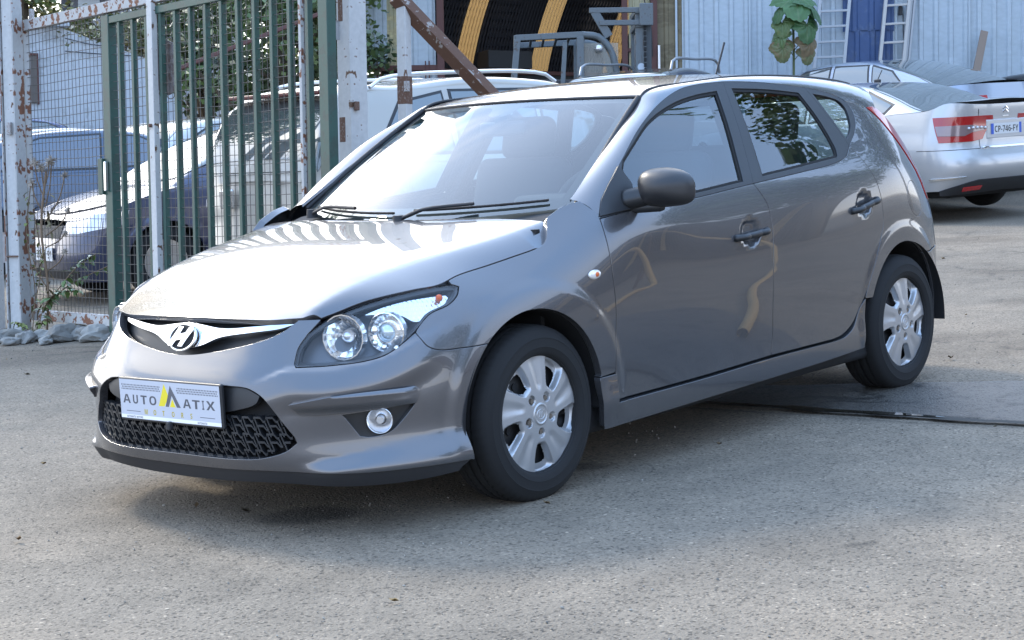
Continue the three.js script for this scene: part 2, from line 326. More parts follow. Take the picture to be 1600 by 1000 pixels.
// outlines on the flank, (s, y)
const O = {
  shut: crv([[.622, .707], [.692, .727], [.813, .757], [.999, .781], [1.109, .789], [1.217, .812], [1.355, .831], [1.469, .849], [1.600, .873], [1.640, .890], [1.664, .915], [1.702, .970]]),
  lampTop: crv([[.572, .664], [.635, .700], [.702, .722], [.832, .753], [.965, .773], [1.102, .785], [1.165, .784], [1.187, .777]]),
  lampIn: crv([[.526, .573], [.537, .620], [.572, .664]]),
  lampLow: crv([[1.187, .777], [1.162, .752], [1.111, .725], [1.026, .701], [.969, .659], [.918, .624], [.844, .588], [.776, .573], [.652, .564], [.536, .563]]),
  lampTail: crv([[1.187, .777], [1.162, .752], [1.111, .725], [1.026, .701], [.969, .659], [.960, .648]]),
  lampFoot: crv([[.960, .648], [.918, .624], [.844, .588], [.776, .573], [.652, .564], [.536, .563]]),
  bumpFend: crv([[.960, .648], [.984, .606], [1.026, .587], [1.124, .583], [1.222, .584]]),
  doorF: crv([[1.914, .948], [1.908, .888], [1.910, .756], [1.915, .605], [1.905, .444], [1.900, .287]]),
  doorB: crv([[2.926, 1.012], [2.960, .965], [2.986, .918], [2.993, .83], [2.980, .679], [2.970, .481], [2.972, .40], [2.962, .310]]),
  doorR: crv([[3.794, 1.127], [3.885, 1.004], [3.930, .883], [3.939, .798], [3.930, .749], [3.854, .637], [3.742, .476], [3.693, .418], [3.630, .356], [3.544, .320], [3.470, .311]]),
  belt: crv([[1.914, .948], [2.084, .966], [2.484, .982], [2.926, 1.012], [3.30, 1.036], [3.60, 1.058], [3.72, 1.082], [3.794, 1.127]]),
  beltF: crv([[1.914, .948], [2.084, .966], [2.484, .982], [2.926, 1.012]]), beltR: crv([[2.926, 1.012], [3.30, 1.036], [3.60, 1.058], [3.72, 1.082], [3.794, 1.127]]),
  dloF: crv([[1.914, .948], [1.954, .993], [2.053, 1.083], [2.167, 1.165], [2.315, 1.259], [2.515, 1.346], [2.721, 1.404], [2.856, 1.421], [3.062, 1.4305]]),
  dloR: crv([[3.062, 1.4305], [3.214, 1.427], [3.483, 1.411], [3.669, 1.394]]),
  dloQ: crv([[3.669, 1.394], [3.800, 1.373], [3.900, 1.349], [3.958, 1.323], [3.975, 1.285], [3.950, 1.228], [3.887, 1.176], [3.794, 1.127]]),
  bPost: [[3.062, 1.4305], [3.046, 1.392], [2.926, 1.012]],
  glassF: ring(crv([[2.151, 1.149], [2.260, 1.213], [2.397, 1.284], [2.619, 1.348], [2.816, 1.379], [2.972, 1.391]]), [[2.979, 1.391], [2.862, 1.026]], crv([[2.858, 1.024], [2.498, 1.000], [2.130, .985]]), [[2.112, .99], [2.112, 1.10]]),
  glassR: ring(crv([[3.096, 1.400], [3.363, 1.389], [3.590, 1.370]]), crv([[3.600, 1.366], [3.65, 1.24], [3.668, 1.12], [3.655, 1.088]]), crv([[3.640, 1.082], [3.3, 1.057], [3.013, 1.037]])),
  glassQ: ring(crv([[3.712, 1.362], [3.829, 1.345], [3.908, 1.322], [3.928, 1.290], [3.898, 1.219], [3.86, 1.187], [3.800, 1.157]])),
  split: [[3.669, 1.394], [3.740, 1.26], [3.794, 1.127]],
  tail: crv([[4.13, 1.288], [4.187, 1.249], [4.291, 1.139], [4.40, 1.03], [4.455, .985]]),
};
const low = HUBY + .0;
// ---- front bumper: half outline from the grille's foot round to the wheel arch and back underneath
const grilleHalf = crv([[0, .592], [.087, .597], [.267, .623], [.410, .653], [.482, .680], [.528, .706]]);
const archBump = fArc(49, -14);
const lipLine = crv([[1.10, .219], [.910, .219], [.751, .218], [.594, .223], [.422, .227], [.2, .222], [0, .220]]);
const bumpHalf = ring(grilleHalf, [[.528, .709], [.622, .707]], O.lampIn.slice().reverse().slice(0, -1), [[.526, .573]], [[.536, .563]], O.lampFoot.slice().reverse(), O.bumpFend, archBump, lipLine);
const whole = (half) => ring(half, mir(half));
const intakeHalf = [...crv([[0, .505], [.255, .504], [.340, .501], [.371, .495], [.426, .467], [.484, .394], [.527, .340]]), ...crv([[.534, .322], [.494, .295], [.404, .271], [.290, .263], [0, .262]])];
const intake = whole(intakeHalf);
const fogHole = ring([[.689, .406], [.763, .412], [.924, .425]], crv([[.924, .424], [.889, .385], [.838, .342], [.774, .330], [.740, .335]]));
const bumper = part('front_bumper', sheet(L, whole(bumpHalf), { holes: [intake, fogHole, mir(fogHole)], lip: .03, h: .012 }), paint, car);
{
  // swage bars above the fog lamps
  const sw = ring(crv([[.521, .449], [.690, .474], [.928, .481]]), [[.944, .467], [.928, .429]], crv([[.926, .428], [.803, .421], [.686, .414], [.551, .412]]));
  pair('trim_strip', sheet((s, y) => { const b = Body(s, y, .006 + .014 * smooth(.412, .445, y) * smooth(.485, .470, y) * smooth(.95, .88, s)); return [b[0], b[1], -b[2]]; }, sw, { h: .008, lip: .026, gap: 0 }), paint, bumper);
  pair('fog_lamp_recess', sheet(L, fogHole, { off: -.032, lip: 0, gap: -.003 }), trimBlack, bumper);
  const c = Body(.806, .380), lamp = group('fog_lamp', car), lamp2 = group('fog_lamp', car);
  const bowl = new THREE.LatheGeometry([[.008, -.028], [.022, -.02], [.034, -.006], [.040, .006], [.0435, .007], [.0435, -.002]].map(([r, z]) => new THREE.Vector2(r, z)), 36); bowl.rotateX(Math.PI / 2);
  const glass = new THREE.SphereGeometry(.09, 28, 8, 0, 7, 0, .46); glass.rotateX(Math.PI / 2); glass.translate(0, 0, -.074);
  const bulb = new THREE.CylinderGeometry(.012, .014, .02, 16); bulb.rotateX(Math.PI / 2); bulb.translate(0, 0, -.012);
  for (const [g, nm, m] of [[bowl, 'reflector', chrome], [bulb, 'bulb_shield', satin], [glass, 'lens', lensGlass]]) {
    const k = g.clone(); k.applyMatrix4(new THREE.Matrix4().compose(V(c[0] - .004, c[1], -c[2] + .004), new THREE.Quaternion().setFromEuler(new THREE.Euler(0, Math.PI / 2 + .62, 0)), V(1, 1, 1)));
    part(nm, k, m, lamp); part(nm, flipZ(k), m, lamp2);
  }
  // grille: recess, chrome wing, badge
  const gr = whole(ring(grilleHalf, [[.528, .712], [.3, .716], [0, .718]]));
  part('grille_recess', sheet(L, gr, { off: -.045, lip: 0, gap: -.004, h: .02 }), trimBlack, bumper);
  const up = crv([[-.500, .698], [-.305, .686], [-.174, .679], [-.06, .690], [0, .694], [.06, .690], [.174, .679], [.305, .686], [.505, .698]]), dn = crv([[.505, .694], [.440, .681], [.318, .670], [.17, .652], [.09, .625], [0, .613], [-.09, .625], [-.17, .652], [-.318, .670], [-.440, .683]]);
  const wing = (s, y) => { const t = smooth(.52, 0, Math.abs(s)), b = Body(s, y, -.022 + .024 * t); return [b[0], b[1], -b[2]]; };
  part('chrome_wing', sheet(wing, ring(up, dn), { h: .012, lip: .012, gap: 0 }), chrome, bumper);
  const B = group('badge', car), y0 = .648;
  const eRing = new THREE.TorusGeometry(.046, .0052, 10, 48); eRing.scale(1.40, 1, 1); eRing.rotateY(Math.PI / 2);
  const seat = new THREE.CylinderGeometry(.046, .046, .008, 40); seat.scale(1.40, 1, 1); seat.rotateX(Math.PI / 2); seat.rotateY(Math.PI / 2);
  const px = Body(0, y0)[0] + .012, tilt = (g) => { g.rotateZ(.42); g.translate(px, y0, 0); return g; };
  const hs = new THREE.Shape(); // slanted letter: two legs and a sloping bridge
  hs.moveTo(-.050, -.030); hs.quadraticCurveTo(-.030, .004, -.016, .040); hs.lineTo(.002, .040); hs.quadraticCurveTo(-.004, .022, -.010, .010); hs.lineTo(.018, .016); hs.quadraticCurveTo(.026, .030, .030, .040); hs.lineTo(.048, .040); hs.lineTo(.050, .030); hs.quadraticCurveTo(.030, -.004, .016, -.040); hs.lineTo(-.002, -.040); hs.quadraticCurveTo(.004, -.022, .010, -.010); hs.lineTo(-.018, -.016); hs.quadraticCurveTo(-.026, -.030, -.030, -.040); hs.lineTo(-.046, -.040);
  const H = new THREE.ExtrudeGeometry(hs, { depth: .006, bevelEnabled: true, bevelSize: .0015, bevelThickness: .0015, bevelSegments: 2, curveSegments: 8 }); H.scale(1.12, .84, 1); H.rotateY(Math.PI / 2); H.translate(.004, 0, 0);
  part('badge_plate', tilt(seat), deepBlack, B); part('badge_ring', tilt(eRing), chrome, B); part('badge_letter', tilt(H), chrome, B);
  // lower intake: smooth panel behind the plate, zigzag grid below
  part('intake_backing', sheet(L, intake, { off: -.06, lip: 0, gap: -.006, h: .02 }), deepBlack, bumper);
  const panel = crv([[-.40, .475], [-.385, .45], [-.30, .425], [-.2, .412], [0, .408], [.2, .412], [.30, .425], [.385, .45], [.40, .475]]);
  part('intake_panel', sheet(L, ring(intake.filter((p) => p[1] > .474), panel.slice().reverse()).length ? ring(crv([[-.385, .482], [-.34, .499], [-.255, .502], [0, .503], [.255, .502], [.34, .499], [.385, .482]]), panel.slice().reverse()) : [], { off: -.014, lip: .02, gap: 0 }), trimBlack, bumper);
  const grid = new MB(), zig = [];
  const bw = .0072;
  for (let r = 0; r < 6; r++) {                // stepped bars, one under the other
    const yb = .402 - r * .027, pts = [];
    for (let k = -14; k <= 14; k++) { const s = k * .048 + (r % 2) * .012; pts.push([s - .012, yb], [s + .014, yb], [s + .026, yb - .013], [s + .034, yb - .013]); }
    for (const off of [0]) {
      const up = [], dn = []; for (const [s, y] of pts) { up.push([s, y + bw / 2]); dn.push([s, y - bw / 2]); }
      for (let i = 0; i < pts.length - 1; i++) zig.push([up[i], up[i + 1], dn[i + 1], dn[i]]);
    }
    for (let k = -14; k <= 14; k++) { const s = k * .048 + (r % 2) * .012; zig.push([[s - .010, yb - .003], [s - .005, yb - .003], [s + .004, yb - .026], [s - .001, yb - .026]]); zig.push([[s + .030, yb - .015], [s + .035, yb - .015], [s + .044, yb - .036], [s + .039, yb - .036]]); }
  }
  const inIn = shrink(intake, -.001);
  for (const q of zig) {
    if (!q.every(([s, y]) => inside(inIn, s, y) && y < .414)) continue;
    const f = q.map(([s, y]) => { const b = Body(s, y, -.016); return [b[0], b[1], -b[2]]; }), g = q.map(([s, y]) => { const b = Body(s, y, -.045); return [b[0], b[1], -b[2]]; });
    const n = vnorm(vcross(vsub(f[1], f[0]), vsub(f[3], f[0]))), N = n[0] < 0 ? n.map((v) => -v) : n, ids = f.map((p) => grid.v(p, N)); grid.quad(...ids);
    for (let k = 0; k < 4; k++) { const a = f[k], b = f[(k + 1) % 4], c = g[(k + 1) % 4], d = g[k]; let m = vnorm(vcross(vsub(b, a), vsub(d, a))); const ctr = f.reduce((s, p) => vadd(s, p, .25), [0, 0, 0]); if (vsub(a, ctr)[0] * m[0] + vsub(a, ctr)[1] * m[1] + vsub(a, ctr)[2] * m[2] < 0) m = m.map((v) => -v); grid.quad(grid.v(a, m), grid.v(b, m), grid.v(c, m), grid.v(d, m)); }
  }
  part('intake_grid', grid.geo(), trimBlack, bumper);
  // black lip below the paint
  const lowLine = crv([[1.06, .186], [.915, .174], [.749, .171], [.585, .178], [.407, .184], [.2, .178], [0, .174]]);
  part('front_lip', sheet((s, y) => { const b = Body(s, y, -.006); return [b[0], b[1], -b[2]]; }, whole(ring(lipLine.slice().reverse(), [[1.07, .20]], lowLine)), { lip: .02, gap: 0 }), softBlack, bumper);
  // the dealer's plate in its holder
  const P = group('dealer_plate', car);
  const face = tex(1040, 250, (c, w, h) => {
    c.fillStyle = '#b9bcc4'; c.fillRect(0, 0, w, h);
    c.fillStyle = '#3a3d44';
    for (let r = 0; r < 3; r++) for (let k = 0; k < 27; k++) { const x = 22 + k * 15.4 + (r % 2) * 7.7; if (x < 425) c.fillRect(x, 30 + r * 13, 8, 8); const x2 = 1012 - k * 15.4 - (r % 2) * 7.7; if (x2 > 600) c.fillRect(x2, 30 + r * 13, 8, 8); }
    c.fillStyle = '#e2cf2a'; c.beginPath(); c.moveTo(478, 12); c.lineTo(520, 92); c.lineTo(470, 152); c.lineTo(410, 152); c.closePath(); c.fill();
    c.beginPath(); c.moveTo(556, 100); c.lineTo(586, 152); c.lineTo(528, 152); c.closePath(); c.fill();
    c.fillStyle = '#55575f'; c.beginPath(); c.moveTo(540, 20); c.lineTo(640, 152); c.lineTo(600, 152); c.lineTo(553, 82); c.lineTo(516, 152); c.lineTo(482, 152); c.closePath(); c.fill();
    c.fillStyle = '#4a4d55'; c.textBaseline = 'alphabetic'; c.font = '700 92px sans-serif';
    const put = (s, x, wd) => { const m = c.measureText(s).width; c.save(); c.translate(x, 150); c.scale(wd / m, .84); c.fillText(s, 0, 0); c.restore(); };
    'AUTO'.split('').forEach((ch, i) => put(ch, [30, 128, 218, 306][i], [82, 72, 72, 88][i]));
    'ATIX'.split('').forEach((ch, i) => put(ch, [664, 756, 856, 900][i], [82, 84, 26, 88][i]));
    c.fillStyle = '#a8961e'; c.font = '700 44px sans-serif'; 'MOTORS'.split('').forEach((ch, i) => c.fillText(ch, 250 + i * 96, 212));
    c.fillStyle = '#5a5c62'; c.fillRect(60, 196, 150, 4); c.fillRect(830, 196, 150, 4);
    c.fillStyle = '#2c2d30'; c.fillRect(0, 226, w, 24); c.fillStyle = '#e9e9ea'; c.fillRect(0, 222, w, 22); c.fillStyle = '#3a3b3e'; c.font = '700 17px sans-serif'; c.fillText('AUTOMATIX MOTORS', 60, 240); c.fillText('AUTOMATIX', 800, 240);
  });
  const cx = .928, cy = .437, hw = .262, hh = .069;
  part('plate_holder', at(rbox(.016, hh * 2 + .012, hw * 2 + .014, .006, 3), cx - .010, cy, 0), trimBlack, P);
  const fg = new THREE.PlaneGeometry(hw * 2, hh * 2); fg.rotateY(Math.PI / 2); fg.translate(cx - .0005, cy, 0);
  part('plate_face', fg, new THREE.MeshPhysicalMaterial({ map: face, roughness: .35, clearcoat: .4 }), P);
  part('tow_hook_cover', at(rbox(.02, .030, .022, .006, 2), cx + .004, cy - .079, 0), softBlack, P);
}
// ---- headlamps
{
  const lampQ = ring(O.lampTop, O.lampLow, [[.526, .570]], O.lampIn), A = group('headlight', car), B = group('headlight', car);
  const add = (nm, g, m) => { part(nm, g, m, A); part(nm, flipZ(g), m, B); };
  const dark = MP({ color: [.10, .105, .115], roughness: .35, metalness: .3 });
  add('housing', sheet(L, lampQ, { off: -.075, lip: 0, gap: -.002 }), dark);
  const wall = new MB(); { const q = dense(lampQ, .02), n = q.length; for (let i = 0; i < n; i++) { const a = q[i], b = q[(i + 1) % n], p = (w, o) => { const t = Body(w[0], w[1], o); return [t[0], t[1], -t[2]]; }, P = [p(a, -.006), p(b, -.006), p(b, -.08), p(a, -.08)], m = vnorm(vcross(vsub(P[1], P[0]), vsub(P[3], P[0]))); wall.quad(...P.map((x) => wall.v(x, m))); } }
  add('housing_wall', wall.geo(), dark);
  add('bezel', sheet(L, lampQ, { off: -.012, lip: .01, gap: 0, holes: [shrink(lampQ, .008)] }), trimBlack);
  const bowlAt = (s, y, r, dep, yaw, inner) => {
    const c = Body(s, y, -dep), pts = inner ? [[.004, -.05], [r * .42, -.035], [r * .50, .004], [r * .56, .004], [r * .60, -.02], [r * .92, -.008], [r, .012], [r * 1.05, .010], [r * 1.05, -.02]] : [[.006, -.062], [r * .35, -.055], [r * .7, -.030], [r * .95, -.004], [r, .010], [r * 1.05, .010], [r * 1.05, -.02]];
    let g = new THREE.LatheGeometry(pts.map(([a, b]) => new THREE.Vector2(a, b)), inner ? 22 : 18); g.deleteAttribute('normal'); g = g.toNonIndexed(); g.computeVertexNormals(); g.rotateX(Math.PI / 2); g.rotateY(Math.PI / 2 + yaw); g.translate(c[0], c[1], -c[2]); return [g, c];
  };
  const [g1, c1] = bowlAt(.705, .645, .072, .030, .30, false), [g2, c2] = bowlAt(.868, .652, .064, .030, .30, true);
  const facet = MP({ color: [.93, .94, .95], metalness: 1, roughness: .16 });
  add('main_reflector', g1, facet); add('dip_reflector', g2, facet);
  const capg = new THREE.SphereGeometry(.022, 20, 12); capg.translate(c1[0] - .03, c1[1], -c1[2] + .01); add('bulb_cap', capg, satin);
  const ball = new THREE.SphereGeometry(.036, 28, 16); ball.translate(c2[0] - .022, c2[1], -c2[2] + .008); add('projector_lens', ball, MP({ color: [.55, .62, .66], roughness: .03, metalness: .5, clearcoat: 1 }));
  for (const [ds, dy, r] of [[-.045, .01, .016], [-.02, -.045, .010], [.02, -.05, .010], [-.05, -.03, .010]]) { const c = Body(.868 + ds, .652 + dy, -.022), g = new THREE.SphereGeometry(r, 14, 10); g.translate(c[0], c[1], -c[2]); add('lamp_stud', g, facet); }
  const ribs = tex(256, 128, (c, w, h) => { c.fillStyle = '#808080'; c.fillRect(0, 0, w, h); for (let i = 0; i < 32; i++) for (let j = 0; j < 14; j++) { c.fillStyle = (i + j) % 2 ? '#b8b8b8' : '#4c4c4c'; c.beginPath(); c.arc(i * 8 + 4, j * 9 + 4, 3.6, 0, 7); c.fill(); } }, { srgb: false, rx: 3.2, ry: 5 });
  add('turn_lamp', sheet(L, ring(crv([[.790, .722], [.860, .741], [.955, .757], [1.06, .764], [1.130, .765]]), crv([[1.135, .757], [1.10, .732], [1.069, .719], [.990, .690], [.965, .692], [.93, .712], [.86, .722]])), { off: -.022, lip: .02, gap: 0 }), MP({ color: [.80, .82, .85], metalness: .9, roughness: .18, bumpMap: ribs, bumpScale: .004 }));
  const am = Body(1.092, .747, -.012), ag = new THREE.SphereGeometry(.014, 14, 10); ag.scale(1, .9, .8); ag.translate(am[0], am[1], -am[2]); add('amber_bulb', ag, MP({ color: [.55, .10, .03], roughness: .2 }));
  add('lens', sheet(L, lampQ, { off: -.001, lip: .008, gap: .0025 }), lensGlass);
}
// ---- bonnet: height over (x, w)
const hoodC = spline([-.35, -.15, -.064, .149, .349, .475, .6, .72, .775, .81], [.990, .968, .953, .915, .872, .838, .797, .751, .730, .713]);
const hoodK = spline([-.21, -.03, .17, .35, .475, .596, .70, .745], [.949, .918, .886, .850, .822, .785, .737, .712]);
const hoodKW = spline([-.25, -.03, .17, .35, .475, .596, .745], [.722, .678, .638, .590, .552, .518, .478]);
const shutXYZ = O.shut.map(([s, y]) => Body(s, y));
const mono = shutXYZ.filter((p, i) => O.shut[i][0] < 1.60).filter((p, i, l) => i === 0 || p[0] < l[i - 1][0] - .002).reverse();
const hoodE = steps(mono.map((p) => p[0]), mono.map((p) => p[1])), hoodEW = steps(mono.map((p) => p[0]), mono.map((p) => p[2]));
function hoodRaw(x, w) {
  const c = hoodC(x), k = hoodK(x), kw = hoodKW(x); w = Math.abs(w);
  if (w <= kw) { const t = w / kw, d = k - c; return c + d * (.35 * t * t + .65 * t * t * t * t * .55 + .65 * .45 * t * t * t); }
  const e = hoodE(x), ew = Math.max(kw + .02, hoodEW(x)), t = (w - kw) / (ew - kw), sl = -.22 * (ew - kw); return k + sl * t + (e - k - sl) * t * t;
}
const hoodY = (x, w) => { let v = 0; for (const [d, g] of [[-.016, .15], [-.008, .22], [0, .26], [.008, .22], [.016, .15]]) v += g * hoodRaw(x, w + d); return v; };
const edgeBlend = (x, w) => { const ew = hoodEW(x); return smooth(ew - .05, ew - .01, Math.abs(w)); };
const Hood = (x, z) => { const w = Math.abs(z), b = edgeBlend(x, w); return [x, lerp(hoodY(x, w), hoodRaw(x, w), b), z]; };
{
  const half = ring(crv([[.812, 0], [.806, .19], [.783, .362], [.755, .44], [.742, .475]]), crv([[.738, .482], [.712, .505]]), shutXYZ.filter((p, i) => O.shut[i][0] < 1.60).map((p) => [p[0], p[2]]).filter((p) => p[0] < .705), crv([[-.165, .794], [-.20, .788], [-.230, .757]]), crv([[-.234, .729], [-.222, .60], [-.185, .35], [-.160, .15], [-.152, 0]]));
  const q = ring(half, half.map(([x, w]) => [x, -w]).reverse());
  part('bonnet', sheet(Hood, q, { lip: .02, h: .016, flip: -1 }), paint, car);
  // cowl: black plastic under the screen's foot
  part('cowl_panel', sheet((x, z) => [x, .962 + .10 * (-.15 - x) - .10 * z * z, z], ring([[-.13, 0], [-.17, .35], [-.20, .70], [-.40, .70], [-.46, .68], [-.30, .3], [-.26, 0]], [[-.26, 0], [-.30, -.3], [-.46, -.68], [-.40, -.70], [-.20, -.70], [-.17, -.35]]), { lip: 0, gap: 0, h: .03, flip: -1 }), softBlack, car);
}
// ---- fenders, doors, quarters, sills
const fender = ring(O.shut.filter((p) => p[0] > 1.15), crv([[1.702, .970], [1.78, 1.002], [1.864, 1.018]]), [[1.920, .964]], O.doorF.slice(0, -3), [[1.905, .392], [1.806, .388]], fArc(166, 49), O.bumpFend.slice().reverse(), O.lampTail.slice().reverse(), [[1.165, .786]]);
const [fendL] = pair('front_fender', sheet(L, fender, { h: .011, lip: .03, gap: .003 }), paint, car);
{ const c = Body(1.811, .757), g = new THREE.SphereGeometry(1, 20, 12); g.scale(.036, .017, .010); g.translate(c[0], c[1], -c[2]); part('side_indicator', g, MP({ color: [.85, .80, .76], roughness: .12, clearcoat: 1, metalness: .2 }), fendL); const b = new THREE.SphereGeometry(.009, 10, 8); b.scale(1.3, 1, .6); b.translate(c[0] - .004, c[1], -c[2] - .008); part('indicator_bulb', b, MP({ color: [.6, .13, .03] }), fendL); }
const doorFq = ring(O.beltF, O.doorB, crv([[2.962, .310], [2.433, .296], [1.900, .289]]), O.doorF.slice().reverse());
const doorRq = ring(O.beltR, O.doorR, [[3.470, .311], [2.962, .310]], O.doorB.slice().reverse());
const frameFq = ring(O.dloF, O.bPost, O.beltF.slice().reverse()), frameRq = ring(O.dloR, O.split, O.beltR.slice().reverse(), O.bPost.slice().reverse()), frameQq = ring(O.dloQ, O.split.slice().reverse());
const frameM = MP({ color: [.020, .022, .026], roughness: .36 });
function makeDoor(q, frame, glass, mirrored) {
  const f = (g) => (mirrored ? flipZ(g) : g), d = part('door', f(sheet(L, q, { gap: .003 })), paint, car);
  part('window_frame', f(sheet(L, frame, { holes: [glass], lip: .012, gap: .0015, off: -.001 })), frameM, d);
  part('window_seal', f(sheet(L, glass, { holes: [shrink(glass, .010)], lip: .008, gap: 0, off: -.006, h: .02 })), rubber, d);
  part('window_glass', f(sheet(L, glass, { lip: 0, gap: -.003, off: -.012, h: .03 })), carGlass, d);
  return d;
}
for (const m of [false, true]) {
  const f = (g) => (m ? flipZ(g) : g), df = makeDoor(doorFq, frameFq, O.glassF, m), dr = makeDoor(doorRq, frameRq, O.glassR, m);
  for (const [d, [hx, hy], tl] of [[df, HANDLES[0], .03], [dr, HANDLES[1], .09]]) {
    const pts = []; for (let i = 0; i <= 10; i++) { const t = i / 10, x = hx + .112 - .224 * t, y = hy - .008 + tl * (t - .5) * .4, b = Body(sAtX(x, y), y); const lift = .004 + .030 * Math.sin(Math.PI * Math.min(1, Math.max(0, t * 1.0))) ** .5; pts.push([x, y, -.885 - .0 * b[2] - lift + (.885 - (b[2]))]); }
    const g = tube(pts, .0135, 10, false, 40); g.scale(1, 1, 1);
    const a = new THREE.SphereGeometry(.0145, 12, 10), e = a.clone(); a.translate(...pts[0]); e.translate(...pts[10]);
    part('handle', f(merge([g, a, e])), trimBlack, d);
  }
  const q = part('quarter_window', f(sheet(L, frameQq, { holes: [O.glassQ], lip: .012, gap: .0015, off: -.001 })), frameM, car);
  part('window_glass', f(sheet(L, O.glassQ, { lip: 0, gap: -.003, off: -.009, h: .03 })), carGlass, q);
}
const quarterQ = ring(O.dloQ.filter((p, i) => i > 17).reverse().length ? [[3.794, 1.127], [3.887, 1.176]] : [], crv([[3.887, 1.176], [3.950, 1.228], [3.975, 1.285], [3.958, 1.323]]), crv([[3.958, 1.323], [4.05, 1.310], [4.13, 1.288]]), O.tail, crv([[4.455, .985], [4.52, .87], [4.57, .75], [4.60, .62]]), [[4.45, .605]], rArc(125, 24), [[3.739, .457]], O.doorR.filter((p) => p[1] > .478).reverse());
const fuelQ = loop([[4.211, .865], [4.214, .903], [4.248, .938], [4.310, .938], [4.360, .893], [4.384, .835], [4.376, .793], [4.335, .776], [4.262, .800]], 4);
const [quL] = pair('rear_quarter', sheet(L, quarterQ, { holes: [fuelQ], h: .012 }), paint, car);
part('fuel_flap', sheet(L, fuelQ, { lip: .008, gap: .0018 }), paint, quL); car.children.filter((c) => c.name === 'rear_quarter')[1].add(part('fuel_flap', flipZ(sheet(L, fuelQ, { lip: .008, gap: .0 })), paint));
pair('sill_skirt', sheet((s, y) => { const b = Body(s, y, .002 + .013 * smooth(.40, .285, y) * smooth(1.80, 1.86, s)); return [b[0], b[1], -b[2]]; }, ring([[1.905, .386], [1.806, .384]], [[1.82, .30], [1.832, .194]], crv([[1.832, .194], [2.405, .207], [2.960, .220], [3.350, .228], [3.720, .241]]), [[3.728, .34], [3.739, .453]], crv([[3.737, .455], [3.700, .425], [3.640, .348], [3.555, .312], [3.470, .303]]), crv([[3.470, .303], [2.960, .301], [2.433, .287], [1.912, .281]]), [[1.905, .281]]), { lip: .03, gap: .001 }), paint, car);
{
  const e = SEND, half = ring(crv([[4.60, .615], [4.75, .61], [e, .61]]), crv([[e, .25], [4.75, .24], [4.50, .245]]), rArc(188, 125), [[4.45, .600]]);
  pair('rear_bumper', sheet(L, half, {}), paint, car);
  pair('tail_lamp', sheet(L, ring(O.tail, crv([[4.455, .985], [4.53, .86], [4.60, .84], [4.60, .98], [4.52, 1.04]]), crv([[4.40, 1.14], [4.28, 1.25], [4.21, 1.29]])), { off: .004, gap: .001 }), redLens, car);
  pair('tailgate', sheet(L, ring([[4.64, .99], [e, .98], [e, .62], [4.62, .62], [4.58, .75], [4.62, .83]]), { gap: 0 }), paint, car);
}
// ---- roof, pillars, screen
const roofC = spline([-3.06, -2.9, -2.7, -2.45, -2.2, -1.9, -1.6, -1.3, -1.1, -.96], [1.374, 1.406, 1.436, 1.460, 1.4735, 1.480, 1.474, 1.456, 1.430, 1.397]);
const roofY = (x, w) => roofC(x) - .030 * Math.pow(Math.abs(w) / .57, 2.2);
const ditch = [[-.393, 1.013, .71], [-.44, 1.040, .703], [-.56, 1.112, .680], [-.70, 1.192, .655], [-.85, 1.276, .626], [-1.00, 1.356, .592], [-1.05, 1.388, .583], [-1.14, 1.4135, .577]];
for (const [x, w] of [[-1.3, .573], [-1.6, .570], [-1.9, .567], [-2.2, .562], [-2.45, .557], [-2.65, .550], [-2.8, .535]]) ditch.push([x, roofY(x, w) - .001, w]);
const dX = ditch.map((p) => -p[0]), ditchY = spline(dX, ditch.map((p) => p[1])), ditchW = spline(dX, ditch.map((p) => p[2]));
